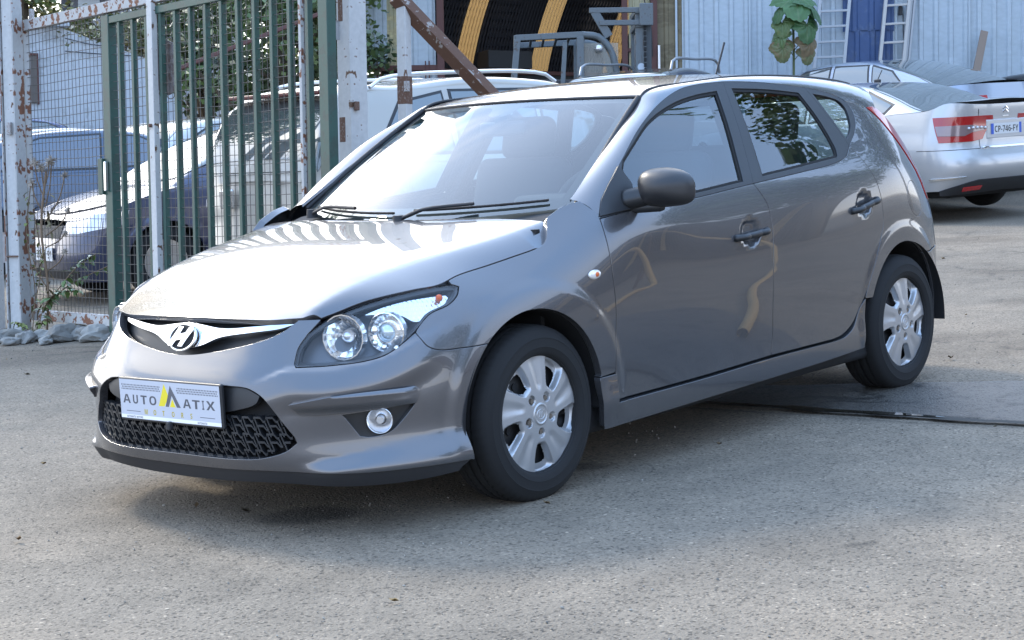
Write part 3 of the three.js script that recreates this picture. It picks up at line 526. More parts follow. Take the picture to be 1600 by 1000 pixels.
{
  // roof rail and A pillar in one strip: door frame below, screen and roof above
  const top = [...O.dloF, ...O.dloR.slice(1), ...O.dloQ.slice(1).filter((p) => p[0] < 3.96 && p[1] > 1.32), [4.05, 1.310], [4.13, 1.288], [4.187, 1.249]].map(([s, y]) => Body(s, y));
  
  const mb = new MB(), NR = 10, rows = [];
  const pts = []; for (let i = 0; i < top.length - 1; i++) { const a = top[i], b = top[i + 1], n = Math.max(1, Math.round(Math.hypot(...vsub(a, b)) / .02)); for (let k = 0; k < n; k++) pts.push(a.map((v, m) => lerp(v, b[m], k / n))); } pts.push(top[top.length - 1]);
  const xEnd = pts[pts.length - 1][0];
  for (const r0 of pts) {
    const f = (r0[0] - pts[0][0]) / (xEnd - pts[0][0]), xr = r0[0] + (f > .8 ? -(f - .8) / .2 * .16 : 0) + .012 * (1 - f), r2 = [xr, ditchY(-xr), ditchW(-xr)];
    const d = vsub(r2, r0), len = Math.hypot(...d), outw = vnorm([.22 * smooth(.45, .1, f), .62 + .2 * f, .62]), bul = .23 * len + .004;
    const c = [(r0[0] + r2[0]) / 2 + outw[0] * bul, (r0[1] + r2[1]) / 2 + outw[1] * bul, (r0[2] + r2[2]) / 2 + outw[2] * bul];
    const row = []; for (let k = 0; k <= NR; k++) { const t = k / NR, a = (1 - t) * (1 - t), b = 2 * t * (1 - t), e = t * t; row.push([a * r0[0] + b * c[0] + e * r2[0], a * r0[1] + b * c[1] + e * r2[1], -(a * r0[2] + b * c[2] + e * r2[2])]); }
    row.unshift([r0[0], r0[1] - .002, -r0[2] + .012]); row.push([r2[0], r2[1] - .012, -r2[2] + .002]);
    rows.push(row);
  }
  const ids = rows.map((row, i) => row.map((p, k) => { const a = rows[Math.max(0, i - 1)], b = rows[Math.min(rows.length - 1, i + 1)], kk = Math.min(NR + 1, Math.max(1, k)), n = vnorm(vcross(vsub(b[kk], a[kk]), vsub(row[Math.min(NR + 1, kk + 1)], row[Math.max(1, kk - 1)]))); const m = n[2] * -.55 + n[1] * .75 + n[0] * .3 < 0 ? n.map((v) => -v) : n; return mb.v(p, m, [k, i]); }));
  for (let i = 0; i < rows.length - 1; i++) for (let k = 0; k < NR + 2; k++) mb.quad(ids[i][k], ids[i + 1][k], ids[i + 1][k + 1], ids[i][k + 1]);
  pair('roof_rail', mb.geo(), paint, car);
  // roof skin
  const side_ = []; for (let x = -1.05; x > -2.8; x -= .05) side_.push([x, ditchW(-x) - .006]);
  const half = ring(crv([[-.962, 0], [-.975, .2], [-1.005, .40], [-1.047, .56]]), side_, crv([[-2.8, .530], [-2.92, .47], [-3.0, .25], [-3.02, 0]]));
  part('roof', sheet((x, z) => [x, roofY(x, z), z], ring(half, half.map(([x, w]) => [x, -w]).reverse()), { h: .03, lip: .015, flip: -1, gap: 0 }), paint, car);
  const dl = []; for (let x = -1.02; x > -2.78; x -= .06) dl.push([x, ditchY(-x) + .001, -ditchW(-x) + .001]);
  pair('roof_moulding', tube(dl, .0065, 6), softBlack, car);
  const an = group('aerial', car), ap = [-2.44, roofY(-2.44, 0), 0];
  part('aerial_base', at(rbox(.07, .02, .03, .008), ap[0], ap[1] + .008, 0), softBlack, an);
  { const pts2 = []; for (let i = 0; i <= 60; i++) pts2.push([ap[0] - .02 - .085 * i / 60, ap[1] + .015 + .155 * i / 60, 0]); const g = tube(pts2, .0045, 7, false, 120), p = g.attributes.position; for (let i = 0; i < p.count; i++) { const k = Math.floor(i / 8) % 4; if (k < 2) { const c = pts2[Math.min(60, Math.round(Math.floor(i / 8) / 2))]; p.setXYZ(i, c[0] + (p.getX(i) - c[0]) * 1.25, c[1] + (p.getY(i) - c[1]) * 1.25, p.getZ(i) * 1.25); } } part('aerial_mast', g, softBlack, an); }
  part('spoiler_lamp', at(rbox(.02, .02, .3, .006), -3.0, 1.372, 0), redLens, car);
}
// windscreen over (b across -1..1, a up 0..1)
const Screen = (b, a) => {
  const B = [-.185 - .245 * b * b, .964 + .030 * b * b, .705 * b], T = [-.952 - .083 * b * b, 1.3875 - .0125 * b * b, .572 * b], k = 4 * a * (1 - a) * .022 * (1 - .5 * b * b);
  return [lerp(B[0], T[0], a) + k * .45, lerp(B[1], T[1], a) + k * .85, lerp(B[2], T[2], a)];
};
{
  const edge = ring([[-1.005, -.01], [1.005, -.01], [1.005, 1.012], [-1.005, 1.012]]), g = group('windscreen', car), su = { h: .05, flip: -1, lip: 0, gap: 0 };
  part('glass', sheet(Screen, edge, { ...su, off: .001 }), carGlass, g);
  part('black_border', sheet(Screen, ring([[-1.0, 0], [1.0, 0], [1.0, 1.0], [-1.0, 1.0]]), { ...su, off: -.004, holes: [ring(crv([[-.92, .075], [-.5, .055], [0, .050], [.5, .055], [.92, .075]]), crv([[.93, .16], [.945, .5], [.945, .94]]), crv([[.92, .962], [.5, .965], [.14, .955], [.09, .88], [0, .86], [-.09, .88], [-.14, .955], [-.5, .965], [-.92, .962]]), crv([[-.945, .94], [-.945, .5], [-.93, .16]]))] }), deepBlack, g);
  for (const s of [-1, 1]) { const pts = []; for (let i = 0; i <= 20; i++) pts.push(Screen(s * 1.012, i / 20)); part('side_seal', tube(pts.map((p) => vadd(p, [.004, .006, 0])), .0105, 8), softBlack, g); }
  { const pts = []; for (let i = 0; i <= 20; i++) pts.push(Screen(-1 + i / 10, 1.012)); part('top_seal', tube(pts.map((p) => vadd(p, [0, .002, 0])), .006, 6), softBlack, g); }
  // wipers
  const wiper = (pivot, tip, b0, b1) => {
    const w = group('wiper', car), P = vadd(Screen(...pivot), [.004, .018, 0]), T = vadd(Screen(...tip), [.01, .030, 0]), m = vadd(P.map((v, i) => lerp(v, T[i], .35)), [.012, .018, 0]);
    part('wiper_arm', merge([tube([P, m, T], .0065, 8), at(new THREE.CylinderGeometry(.020, .024, .035, 14), ...P), bar(P, m, .020, .010)]), softBlack, w);
    const pts = []; for (let i = 0; i <= 12; i++) { const t = i / 12; pts.push(vadd(Screen(lerp(b0[0], b1[0], t), lerp(b0[1], b1[1], t)), [.006, .012, 0])); } part('wiper_blade', tube(pts, .005, 6), deepBlack, w);
  };
  wiper([-.10, -.03], [-.52, .035], [-.15, .045], [-.88, .045]); wiper([.78, -.03], [.30, .03], [.80, .035], [-.02, .03]);
  part('inner_mirror', at(rbox(.03, .06, .22, .015), ...vadd(Screen(0, .80), [-.09, -.03, 0]), 0, .12, 0), softBlack, car);
  part('mirror_stalk', bar(vadd(Screen(0, .90), [0, -.008, 0]), vadd(Screen(0, .80), [-.085, -.02, 0]), .05, .03), softBlack, car);
}
// ---- rear window and hatch
{
  const rows = [[1.372, -2.84, .50], [1.25, -2.82, .66], [1.13, -2.93, .72], [1.0, -3.06, .75]];
  const yy = rows.map((r) => r[0]).reverse(), X = spline(yy, rows.map((r) => r[1] - .0).reverse()), Wd = spline(yy, rows.map((r) => r[2] - .03).reverse());
  const F = (b, y) => [X(y) - .12 + .26 * Math.pow(Math.abs(b), 2.6) - .0, y, Wd(y) * b], q = [[-1, .99], [1, .99], [1, 1.365], [-1, 1.365]], gl = [[-.86, 1.04], [.86, 1.04], [.84, 1.335], [-.84, 1.335]];
  const t = part('hatch', sheet(F, q, { holes: [gl], h: .05, lip: 0, gap: 0, flip: 1 }), paint, car);
  part('rear_glass', sheet(F, gl, { h: .06, lip: 0, gap: -.004, off: -.004, flip: 1 }), carGlass, t);
}
// ---- door mirrors
function doorMirror(m) {
  const f = (g) => (m ? flipZ(g) : g), g = group('door_mirror', car), sp = new THREE.SphereGeometry(1, 40, 28), p = sp.attributes.position;
  for (let i = 0; i < p.count; i++) {
    let [x, y, z] = [p.getX(i), p.getY(i), p.getZ(i)]; const q = Math.pow(Math.pow(Math.abs(y), 3.3) + Math.pow(Math.abs(z), 3.3), 1 / 3.3), r = Math.hypot(y, z), k = r > 1e-6 ? r / q : 1; y *= k; z *= k;
    x = x > 0 ? Math.pow(x, .9) * .095 : x * .028;
    const zz = z * .118, taper = 1 - .16 * (zz < 0 ? -zz / .118 : 0) + .06 * (zz > 0 ? 1 : 0) * 0;
    p.setXYZ(i, x + zz * .10, y * .076 * taper + (zz < 0 ? -.010 * (zz / .118) ** 2 : 0), zz);
  }
  sp.computeVertexNormals(); sp.scale(.95, .95, .93); sp.translate(-.650, 1.044, -.972);
  part('mirror_shell', f(sp), MP({ color: [.020, .020, .022], roughness: .38 }), g);
  const gl = new THREE.CircleGeometry(1, 30); gl.scale(.1, .062, 1); gl.rotateY(-Math.PI / 2); gl.translate(-.680, 1.044, -.972); part('mirror_glass', f(gl), MP({ color: [.7, .75, .8], metalness: 1, roughness: .03 }), g);
  const b = (s, y, o) => { const t = Body(s, y, o); return [t[0], t[1], -t[2]]; };
  part('mirror_foot', f(sheet((s, y) => b(s, y, .006 + .010 * smooth(2.0, 2.12, s)), ring([[1.915, .958], [2.10, .975], [2.13, 1.06], [2.10, 1.13], [1.96, 1.015]]), { lip: .02, gap: 0 })), trimBlack, g);
  part('mirror_arm', f(merge([bar(b(2.07, 1.0, -.02), [-.632, 1.022, -.93], .075, .075, .03), bar(b(2.10, .995, -.02), [-.650, 1.0, -.96], .04, .09, .02)])), trimBlack, g);
}
doorMirror(false);
// ---- wheels
const wheelParts = (() => {
  const R = .3105, prof = [[.200, .080], [.206, .094], [.218, .101], [.2305, .1035], [.232, .1053], [.2345, .1053], [.236, .1040], [.245, .1045], [.262, .1020], [.2635, .1036], [.266, .1034], [.268, .101], [.286, .0935], [.298, .084], [.305, .074], [.3085, .060], [.3097, .046], [.3097, .041], [.302, .040], [.302, .034], [.3103, .033], [.3105, .008], [.3025, .007], [.3025, -.007]];
  const full = [...prof, ...prof.slice(0, -1).reverse().map(([r, z]) => [r, -z])], NT = 300, mb = new MB(), rows = [];
  for (let j = 0; j < NT; j++) {
    const t = j / NT * 2 * Math.PI, row = full.map(([r, z]) => { let q = r; if (r > .29 && Math.abs(z) > .032 && (j + Math.round(Math.abs(z) * 60)) % 5 === 0) q -= .0045; else if (r > .309 && Math.abs(z) < .034 && (j + Math.round(Math.abs(z) * 90)) % 7 === 0) q -= .003; return [q * Math.cos(t), q * Math.sin(t), z]; });
    rows.push(row);
  }
  const pr = full.map((p, i) => { const a = full[Math.max(0, i - 1)], b = full[Math.min(full.length - 1, i + 1)], l = Math.hypot(b[0] - a[0], b[1] - a[1]); return [-(b[1] - a[1]) / l, (b[0] - a[0]) / l]; });
  const sgn = pr[13][0] < 0 ? -1 : 1;
  const ids = rows.map((row, j) => row.map((p, i) => { const t = j / NT * 2 * Math.PI, nr = pr[i][0] * sgn, nz = pr[i][1] * sgn; return mb.v(p, [nr * Math.cos(t), nr * Math.sin(t), nz]); }));
  for (let j = 0; j < NT; j++) for (let i = 0; i < full.length - 1; i++) mb.quad(ids[j][i], ids[j][i + 1], ids[(j + 1) % NT][i + 1], ids[(j + 1) % NT][i]);
  const tyre = mb.geo();
  // wheel cover: a relief over radius and angle
  const NR = 66, NA = 360, cm = new MB(), Rm = .2085, D = Math.PI / 180;
  const pocket = (r, t) => { let f = ((t / D - 56) % 72 + 72) % 72; if (f > 36) f -= 72; f += (r - .13) * -60; return f; };
  const sup = (r, t, r0, r1, wa) => { const f = pocket(r, t), u = (r - (r0 + r1) / 2) / ((r1 - r0) / 2), v = f * D * r / wa(r); return Math.pow(Math.pow(Math.abs(u), 4) + Math.pow(Math.abs(v), 4), .25); };
  const hole = (r, t) => sup(r, t, .098, .160, (x) => lerp(.018, .036, (x - .098) / .062));
  const dish = (r, t) => sup(r, t, .086, .197, (x) => lerp(.022, .060, (x - .086) / .11));
  const height = (r, t) => {
    let z = .010 - .012 * (r / Rm) ** 2; const f = pocket(r, t);
    const rim = smooth(.19, .197, r) * smooth(.2085, .201, r); z += .004 * rim;
    const d = dish(r, t); z -= .021 * smooth(1.0, .74, d) * smooth(.084, .11, r);
    if (r < .2) { const s = Math.abs(Math.abs(f) - 36); z += .0035 * smooth(6, 14, s) * smooth(.06, .1, r) * smooth(1, 1.15, d) * 0; z -= .004 * smooth(12, 0, s) * smooth(.07, .10, r) * smooth(.2, .17, r); }
    let n = ((t / D - 56) % 72 + 72) % 72; if (n > 36) n -= 72; const nx = r * Math.cos(n * D) - .0615, ny = r * Math.sin(n * D); z -= .012 * smooth(.0165, .0135, Math.hypot(nx, ny));
    z += .004 * smooth(.036, .032, r); z -= .003 * smooth(.031, .028, r);
    return z;
  };
  const P = (r, t) => [r * Math.cos(t), r * Math.sin(t), height(r, t)], grid = [];
  for (let i = 0; i <= NR; i++) { const r = Rm * i / NR; grid.push([]); for (let j = 0; j < NA; j++) { const t = j / NA * 2 * Math.PI, e = .0012, a = vsub(P(r + e, t), P(Math.max(0, r - e), t)), b = vsub(P(r || .001, t + .004), P(r || .001, t - .004)), n = r < .002 ? [0, 0, 1] : vnorm(vcross(a, b)); grid[i].push(cm.v(P(r, t), n)); } }
  for (let i = 0; i < NR; i++) for (let j = 0; j < NA; j++) { if (hole(Rm * (i + .5) / NR, (j + .5) / NA * 2 * Math.PI) < 1) continue; const k = (j + 1) % NA; cm.quad(grid[i][j], grid[i + 1][j], grid[i + 1][k], grid[i][k]); }
  const cover = cm.geo();
  const edge = new THREE.LatheGeometry([[Rm, -.002], [Rm + .002, -.004], [Rm + .002, -.03]].map(([a, b]) => new THREE.Vector2(a, b)), 90); edge.rotateX(Math.PI / 2);
  const disc = new THREE.LatheGeometry([[.0, -.030], [.08, -.030], [.10, -.040], [.13, -.036], [.16, -.045], [.205, -.05], [.205, .01]].map(([a, b]) => new THREE.Vector2(a, b)), 48); disc.rotateX(Math.PI / 2);
  const vents = []; for (let k = 0; k < 10; k++) { const t = (56 + 36 * k) * D, g = new THREE.CylinderGeometry(.014, .014, .004, 16); g.rotateX(Math.PI / 2); g.translate(.130 * Math.cos(t), .130 * Math.sin(t), -.0345); vents.push(g); }
  const nut = (k) => { const t = (56 + 72 * k) * D, g = new THREE.CylinderGeometry(.0095, .0105, .012, 6); g.rotateX(Math.PI / 2); g.translate(.0615 * Math.cos(t), .0615 * Math.sin(t), .001); return g; };
  const logo = new THREE.TorusGeometry(.0185, .0016, 6, 32); logo.scale(1.15, .9, 1); logo.translate(0, 0, .0115);
  const bars = [bar([-.009, -.010, .0118], [-.003, .011, .0118], .0045, .003, 0), bar([.003, -.011, .0118], [.009, .010, .0118], .0045, .003, 0), bar([-.006, -.001, .0118], [.006, .002, .0118], .0045, .003, 0)];
  return { tyre, cover: merge([cover, edge]), disc, vents, nuts: [0, 1, 2, 3, 4].map(nut), logo: merge([logo, ...bars]) };
})();
const coverMat = MP({ color: [.44, .445, .455], metalness: .65, roughness: .36, clearcoat: .25, clearcoatRoughness: .2 });
const steelM = M({ color: [.02, .02, .021], roughness: .5 }), nutM = M({ color: [.20, .17, .14], roughness: .45, metalness: .7 });
function wheel(x, z, left, spin) {
  const g = group('wheel', car); g.position.set(x, HUBY, z); g.rotation.set(0, left ? Math.PI : 0, 0);
  part('tyre', wheelParts.tyre, rubber, g);
  const on = (n, geo, m) => { const k = part(n, geo, m, g); k.position.z = .083; k.rotation.z = spin; if (n === 'wheel_cover') k.scale.set(1.085, 1.085, 1.1); };
  on('wheel_cover', wheelParts.cover, coverMat); on('steel_disc', wheelParts.disc, steelM);
  for (const v of wheelParts.vents) on('vent_hole', v, deepBlack);
  for (const n of wheelParts.nuts) on('wheel_nut', n, nutM);
  on('hub_emblem', wheelParts.logo, satin);
  return g;
}
wheel(0, -.757, true, .0); wheel(-2.65, -.757, true, .0); wheel(0, .757, false, .4); wheel(-2.65, .757, false, .9);
// ---- what closes the body inside
{
  const sh = { h: .06, lip: 0, gap: 0, off: -.022 }, liner = group('inner_shell', car);
  pair('door_lining', sheet(L, ring([[1.86, .21], [3.70, .25], [3.80, .60], [3.9, .9], [3.80, 1.08], [3.0, 1.0], [2.0, .945], [1.86, .93]]), { ...sh, off: -.05 }), cabin, liner);
  pair('fender_lining', sheet(L, ring([[.96, .60], [1.24, .60], ...fArc(49, 165), [1.86, .4], [1.86, .93], [1.66, .89], [1.45, .835], [1.2, .80], [1.14, .77]]), sh), deepBlack, liner);
  pair('quarter_lining', sheet(L, ring([[3.76, .45], ...rArc(22, 125), [4.5, .9], [4.3, 1.08], [4.15, 1.22], [4.0, 1.25], [3.82, 1.12], [3.9, .95]]), sh), deepBlack, liner);
  for (const x of [.035, -2.645]) {
    const g = new THREE.CylinderGeometry(.372, .372, .30, 40, 1, true, Math.PI * .475, Math.PI * 1.05); g.rotateX(Math.PI / 2); const c = new THREE.CircleGeometry(.372, 40); c.translate(0, 0, .15);
    const m = merge([g, c]), mp = m.attributes.position; for (let i = 0; i < mp.count; i++) mp.setY(i, Math.max(mp.getY(i), -.12)); m.translate(x, HUBY, -.715); pair('wheel_well', m, deepBlack, liner);
  }
  part('floor_pan', at(rbox(2.75, .10, 1.62, .03), -1.36, .22, 0), deepBlack, liner);
  part('underbody', merge([at(rbox(.55, .06, 1.0, .02), .50, .20, 0), at(rbox(.5, .08, .9, .02), -3.0, .27, 0), at(rbox(1.1, .3, .9, .05), .1, .45, 0), at(rbox(.9, .3, .95, .05), -2.7, .40, 0)]), deepBlack, liner);
  part('engine_screen', at(new THREE.BoxGeometry(.02, .7, 1.5), -.16, .58, 0), deepBlack, liner);
  part('bumper_core', sheet(L, whole([[0, .59], [.3, .60], [.45, .58], [.9, .56], [1.08, .5], [1.04, .24], [.9, .22], [0, .22]]), { ...sh, off: -.085, h: .05 }), deepBlack, liner);
  part('headliner', sheet((x, z) => [x, roofY(x, z) - .03, z], [[-1.05, -.54], [-1.05, .54], [-2.75, .5], [-2.75, -.5]], { h: .1, lip: 0, gap: 0, flip: -1 }), cabinLight, liner);
}
// ---- cabin
{
  const dash = group('dashboard', car);
  const D = new THREE.Shape(); D.moveTo(-.36, .97); D.quadraticCurveTo(-.62, 1.0, -.80, .96); D.quadraticCurveTo(-.86, .90, -.82, .82); D.lineTo(-.78, .55); D.lineTo(-.20, .55); D.lineTo(-.22, .93);
  const dg = new THREE.ExtrudeGeometry(D, { depth: 1.34, bevelEnabled: false, curveSegments: 10 }); dg.translate(0, 0, -.67); part('dash_top', dg, cabin, dash);
  part('instrument_hood', at(rbox(.22, .07, .34, .03, 3), -.78, .985, -.37), cabin, dash);
  const wheelG = group('steering_wheel', car), t = new THREE.TorusGeometry(.185, .017, 10, 44); const hub = rbox(.12, .10, .05, .03, 3), sp = [bar([-.18, .01, 0], [.18, .01, 0], .035, .018), bar([0, 0, 0], [0, -.18, 0], .035, .018)];
  for (const [n, g] of [['wheel_ring', t], ['wheel_hub', merge([hub, ...sp])]]) { g.rotateY(Math.PI / 2); g.rotateZ(.42); g.translate(-.96, .935, -.37); part(n, g, softBlack, wheelG); }
  const fabric = M({ color: [.034, .038, .046], roughness: .95 });
  const seat = (x, z, wide = .50) => {
    const s = group('seat', car), back = rbox(.13, .60, wide, .055, 4); back.rotateZ(.30); back.translate(x - .12, .86, z); const cush = at(rbox(.52, .16, wide, .06, 4), x + .13, .52, z, 0, 0, .08);
    part('cushion', cush, fabric, s); part('backrest', back, fabric, s);
    for (const dz of wide > 1 ? [-.36, .36] : [0]) { const h = rbox(.10, .19, .27, .045, 4); h.rotateZ(.22); h.translate(x - .235, 1.235, z + dz); part('headrest', h, fabric, s); part('headrest_posts', merge([bar([x - .21, 1.08, z + dz - .06], [x - .228, 1.18, z + dz - .06], .012, .012, 0), bar([x - .21, 1.08, z + dz + .06], [x - .228, 1.18, z + dz + .06], .012, .012, 0)]), satin, s); }
  };
  seat(-1.26, -.37); seat(-1.26, .37); seat(-2.12, 0, 1.22);
  pair('centre_pillar', sheet(L, ring([[2.905, .98], [2.985, .98], [3.10, 1.42], [3.02, 1.42]]), { off: -.05, lip: .03, gap: 0, h: .04 }), cabin, car);
}
// ---------------------------------------------------------------- the yard: a runs to the right, b away from where one stands, h up
const YO = V(4.6934, 0, -4.7364), YA = V(-.64797, 0, -.76167), YB = V(-.76167, 0, .64797), TURN = 2.2757;
const UP = V(-.066, .9978, .0036).normalize(), QUP = new THREE.Quaternion().setFromUnitVectors(V(0, 1, 0), UP);   // the asphalt falls towards the street: plumb things lean on it
const rise = (b) => .22 * smooth(19, 23, b);
const yd = (a, b, h = 0) => [YO.x + YA.x * a + YB.x * b, h, YO.z + YA.z * a + YB.z * b];
function yardThing(name, label, category, a, b, { turn = 0, plumb = true, h = null, grp } = {}) {
  const g = thing(name, label, category, yd(a, b, h ?? rise(b)), 0, grp), q = new THREE.Quaternion().setFromAxisAngle(V(0, 1, 0), TURN + turn);
  g.quaternion.copy(plumb ? QUP.clone().multiply(q) : q); return g;
}
// ---- asphalt
const asphaltMaps = (() => {
  const N = 1024, hgt = new Float32Array(N * N), col = new Float32Array(N * N);
  for (let i = 0; i < N * N; i++) { hgt[i] = .45 + .10 * rnd(); col[i] = .135 + .03 * rnd(); }
  for (let k = 0; k < 52000; k++) {            // chippings, each a small stone with its own tone
    const x = rnd() * N, y = rnd() * N, r = 1.3 + 3.4 * rnd() ** 2, t = rnd(), dk = t > .90, c = t < .012 ? .25 + .08 * rnd() : dk ? .045 + .03 * rnd() : .075 + .13 * rnd(), e = .75 + .5 * rnd(), h = dk ? .05 : .55 + .3 * rnd();
    for (let j = -5; j <= 5; j++) for (let i = -5; i <= 5; i++) { const d = Math.hypot(i * e, j / e) / r; if (d < 1) { const o = ((Math.floor(y) + j + N) % N) * N + (Math.floor(x) + i + N) % N; const f = 1 - d * d; hgt[o] = dk ? Math.min(hgt[o], lerp(hgt[o], h, Math.min(1, f * 1.5))) : Math.max(hgt[o], h * (.5 + .5 * f)); col[o] = lerp(col[o], c, Math.min(1, f * 1.6)); } }
  }
  const toS = (v) => (v <= .0031308 ? v * 12.92 : 1.055 * Math.pow(v, 1 / 2.4) - .055);
  const map = dtex(N, N, (x, y) => { const o = y * N + x, s = col[o], w = .5 + .5 * Math.sin(x / N * 6.283) * Math.sin(y / N * 6.283) * .0; return [toS(s * 1.02), toS(s * 1.0), toS(s * .965)].map((v) => v * (w + .5)); });
  const bump = dtex(N, N, (x, y) => { const v = hgt[y * N + x]; return [v, v, v]; }, false);
  return { map, bump };
})();
const asphalt = (tint, rough = .88) => new THREE.MeshStandardMaterial({ map: asphaltMaps.map, bumpMap: asphaltMaps.bump, bumpScale: .006, roughness: rough, vertexColors: true, color: new THREE.Color().setRGB(...tint) });
function groundSheet(name, a0, a1, b0, b1, na, nb, y, tint, shapeY, m) {
  const p = [], n = [], u = [], c = [], ix = [];
  for (let j = 0; j <= nb; j++) for (let i = 0; i <= na; i++) {
    const a = lerp(a0, a1, i / na), b = b0 + (b1 - b0) * Math.pow(j / nb, b1 > 60 ? 2.2 : 1), w = yd(a, b, y + rise(b) + (shapeY ? shapeY(a, b) : 0)); p.push(...w); n.push(0, 1, 0); u.push(w[0] / 1.7, w[2] / 1.7); c.push(...tint(a, b));
  }
  for (let j = 0; j < nb; j++) for (let i = 0; i < na; i++) { const o = j * (na + 1) + i; ix.push(o, o + 1, o + na + 2, o, o + na + 2, o + na + 1); }
  const g = new THREE.BufferGeometry(); g.setAttribute('position', new THREE.Float32BufferAttribute(p, 3)); g.setAttribute('uv', new THREE.Float32BufferAttribute(u, 2)); g.setAttribute('color', new THREE.Float32BufferAttribute(c, 3)); g.setIndex(ix);
  g.computeVertexNormals(); if (g.attributes.normal.getY(0) < 0) { for (let k = 0; k < ix.length; k += 3) { const t = ix[k]; ix[k] = ix[k + 1]; ix[k + 1] = t; } g.setIndex(ix); g.computeVertexNormals(); }
  return struct(name, g, m);
}
const dusty = (a, b) => {                        // dust, wear and old spills, all with shapes of their own
  const big = fbm(a * .35, b * .35, 1.3, 4), mid = fbm(a * 1.3, b * 1.3, 7.7, 4), fine = fbm(a * 5, b * 5, 3.1, 3);
  let v = 1.0 + .36 * big + .36 * mid + .34 * fine, warm = .03 * smooth(-.2, .35, big + .5 * mid);
  const spot = (x, y, rx, ry, k, rot = 0) => { const c = Math.cos(rot), s = Math.sin(rot), dx = a - x, dy = b - y, u = (dx * c + dy * s) / rx, w = (-dx * s + dy * c) / ry, d = u * u + w * w + .5 * fbm(a * 6, b * 6, 2, 3); v *= 1 - k * smooth(1, .3, d); };
  { const cr = Math.abs(fbm(a * .55 + 9, b * .55, 31, 3)), c2 = Math.abs(fbm(a * 1.1, b * 1.1 + 5, 41, 3)); v *= 1 - .45 * smooth(.010, .003, cr) * smooth(8.5, 10.5, b + .4 * a) - .30 * smooth(.008, .002, c2) * smooth(9, 12, b); }
  { const k = smooth(.0, .25, fbm(a * .8, b * .8, 17, 3)) * smooth(8.6, 10, b + .6 * a) * smooth(0, 2, a); v *= 1 - .22 * k; warm += .03 * k; }
  { const gd = Math.abs(b - (8.56 - .80 * a) + .05 * fbm(a * 3, b * 3, 4, 3)); v *= 1 - .50 * smooth(.16, .05, gd) * smooth(.1, .5, a) * smooth(2.2, 1.5, a) - .25 * smooth(.08, .02, gd) * smooth(1.2, 1.8, a); }
  spot(-.74, 6.03, .22, .16, .62); spot(.22, 6.62, .16, .10, .55); spot(1.0, 5.2, .06, .05, .5); spot(-.15, 5.1, .3, .2, .12); spot(-3.2, 11.2, 1.4, .6, .3);
  return [v * (1 + warm), v, v * (1 - warm)];
};
groundSheet('ground', -45, 60, -25, 120, 260, 300, 0, dusty, null, asphalt([1.17, .98, .75]));
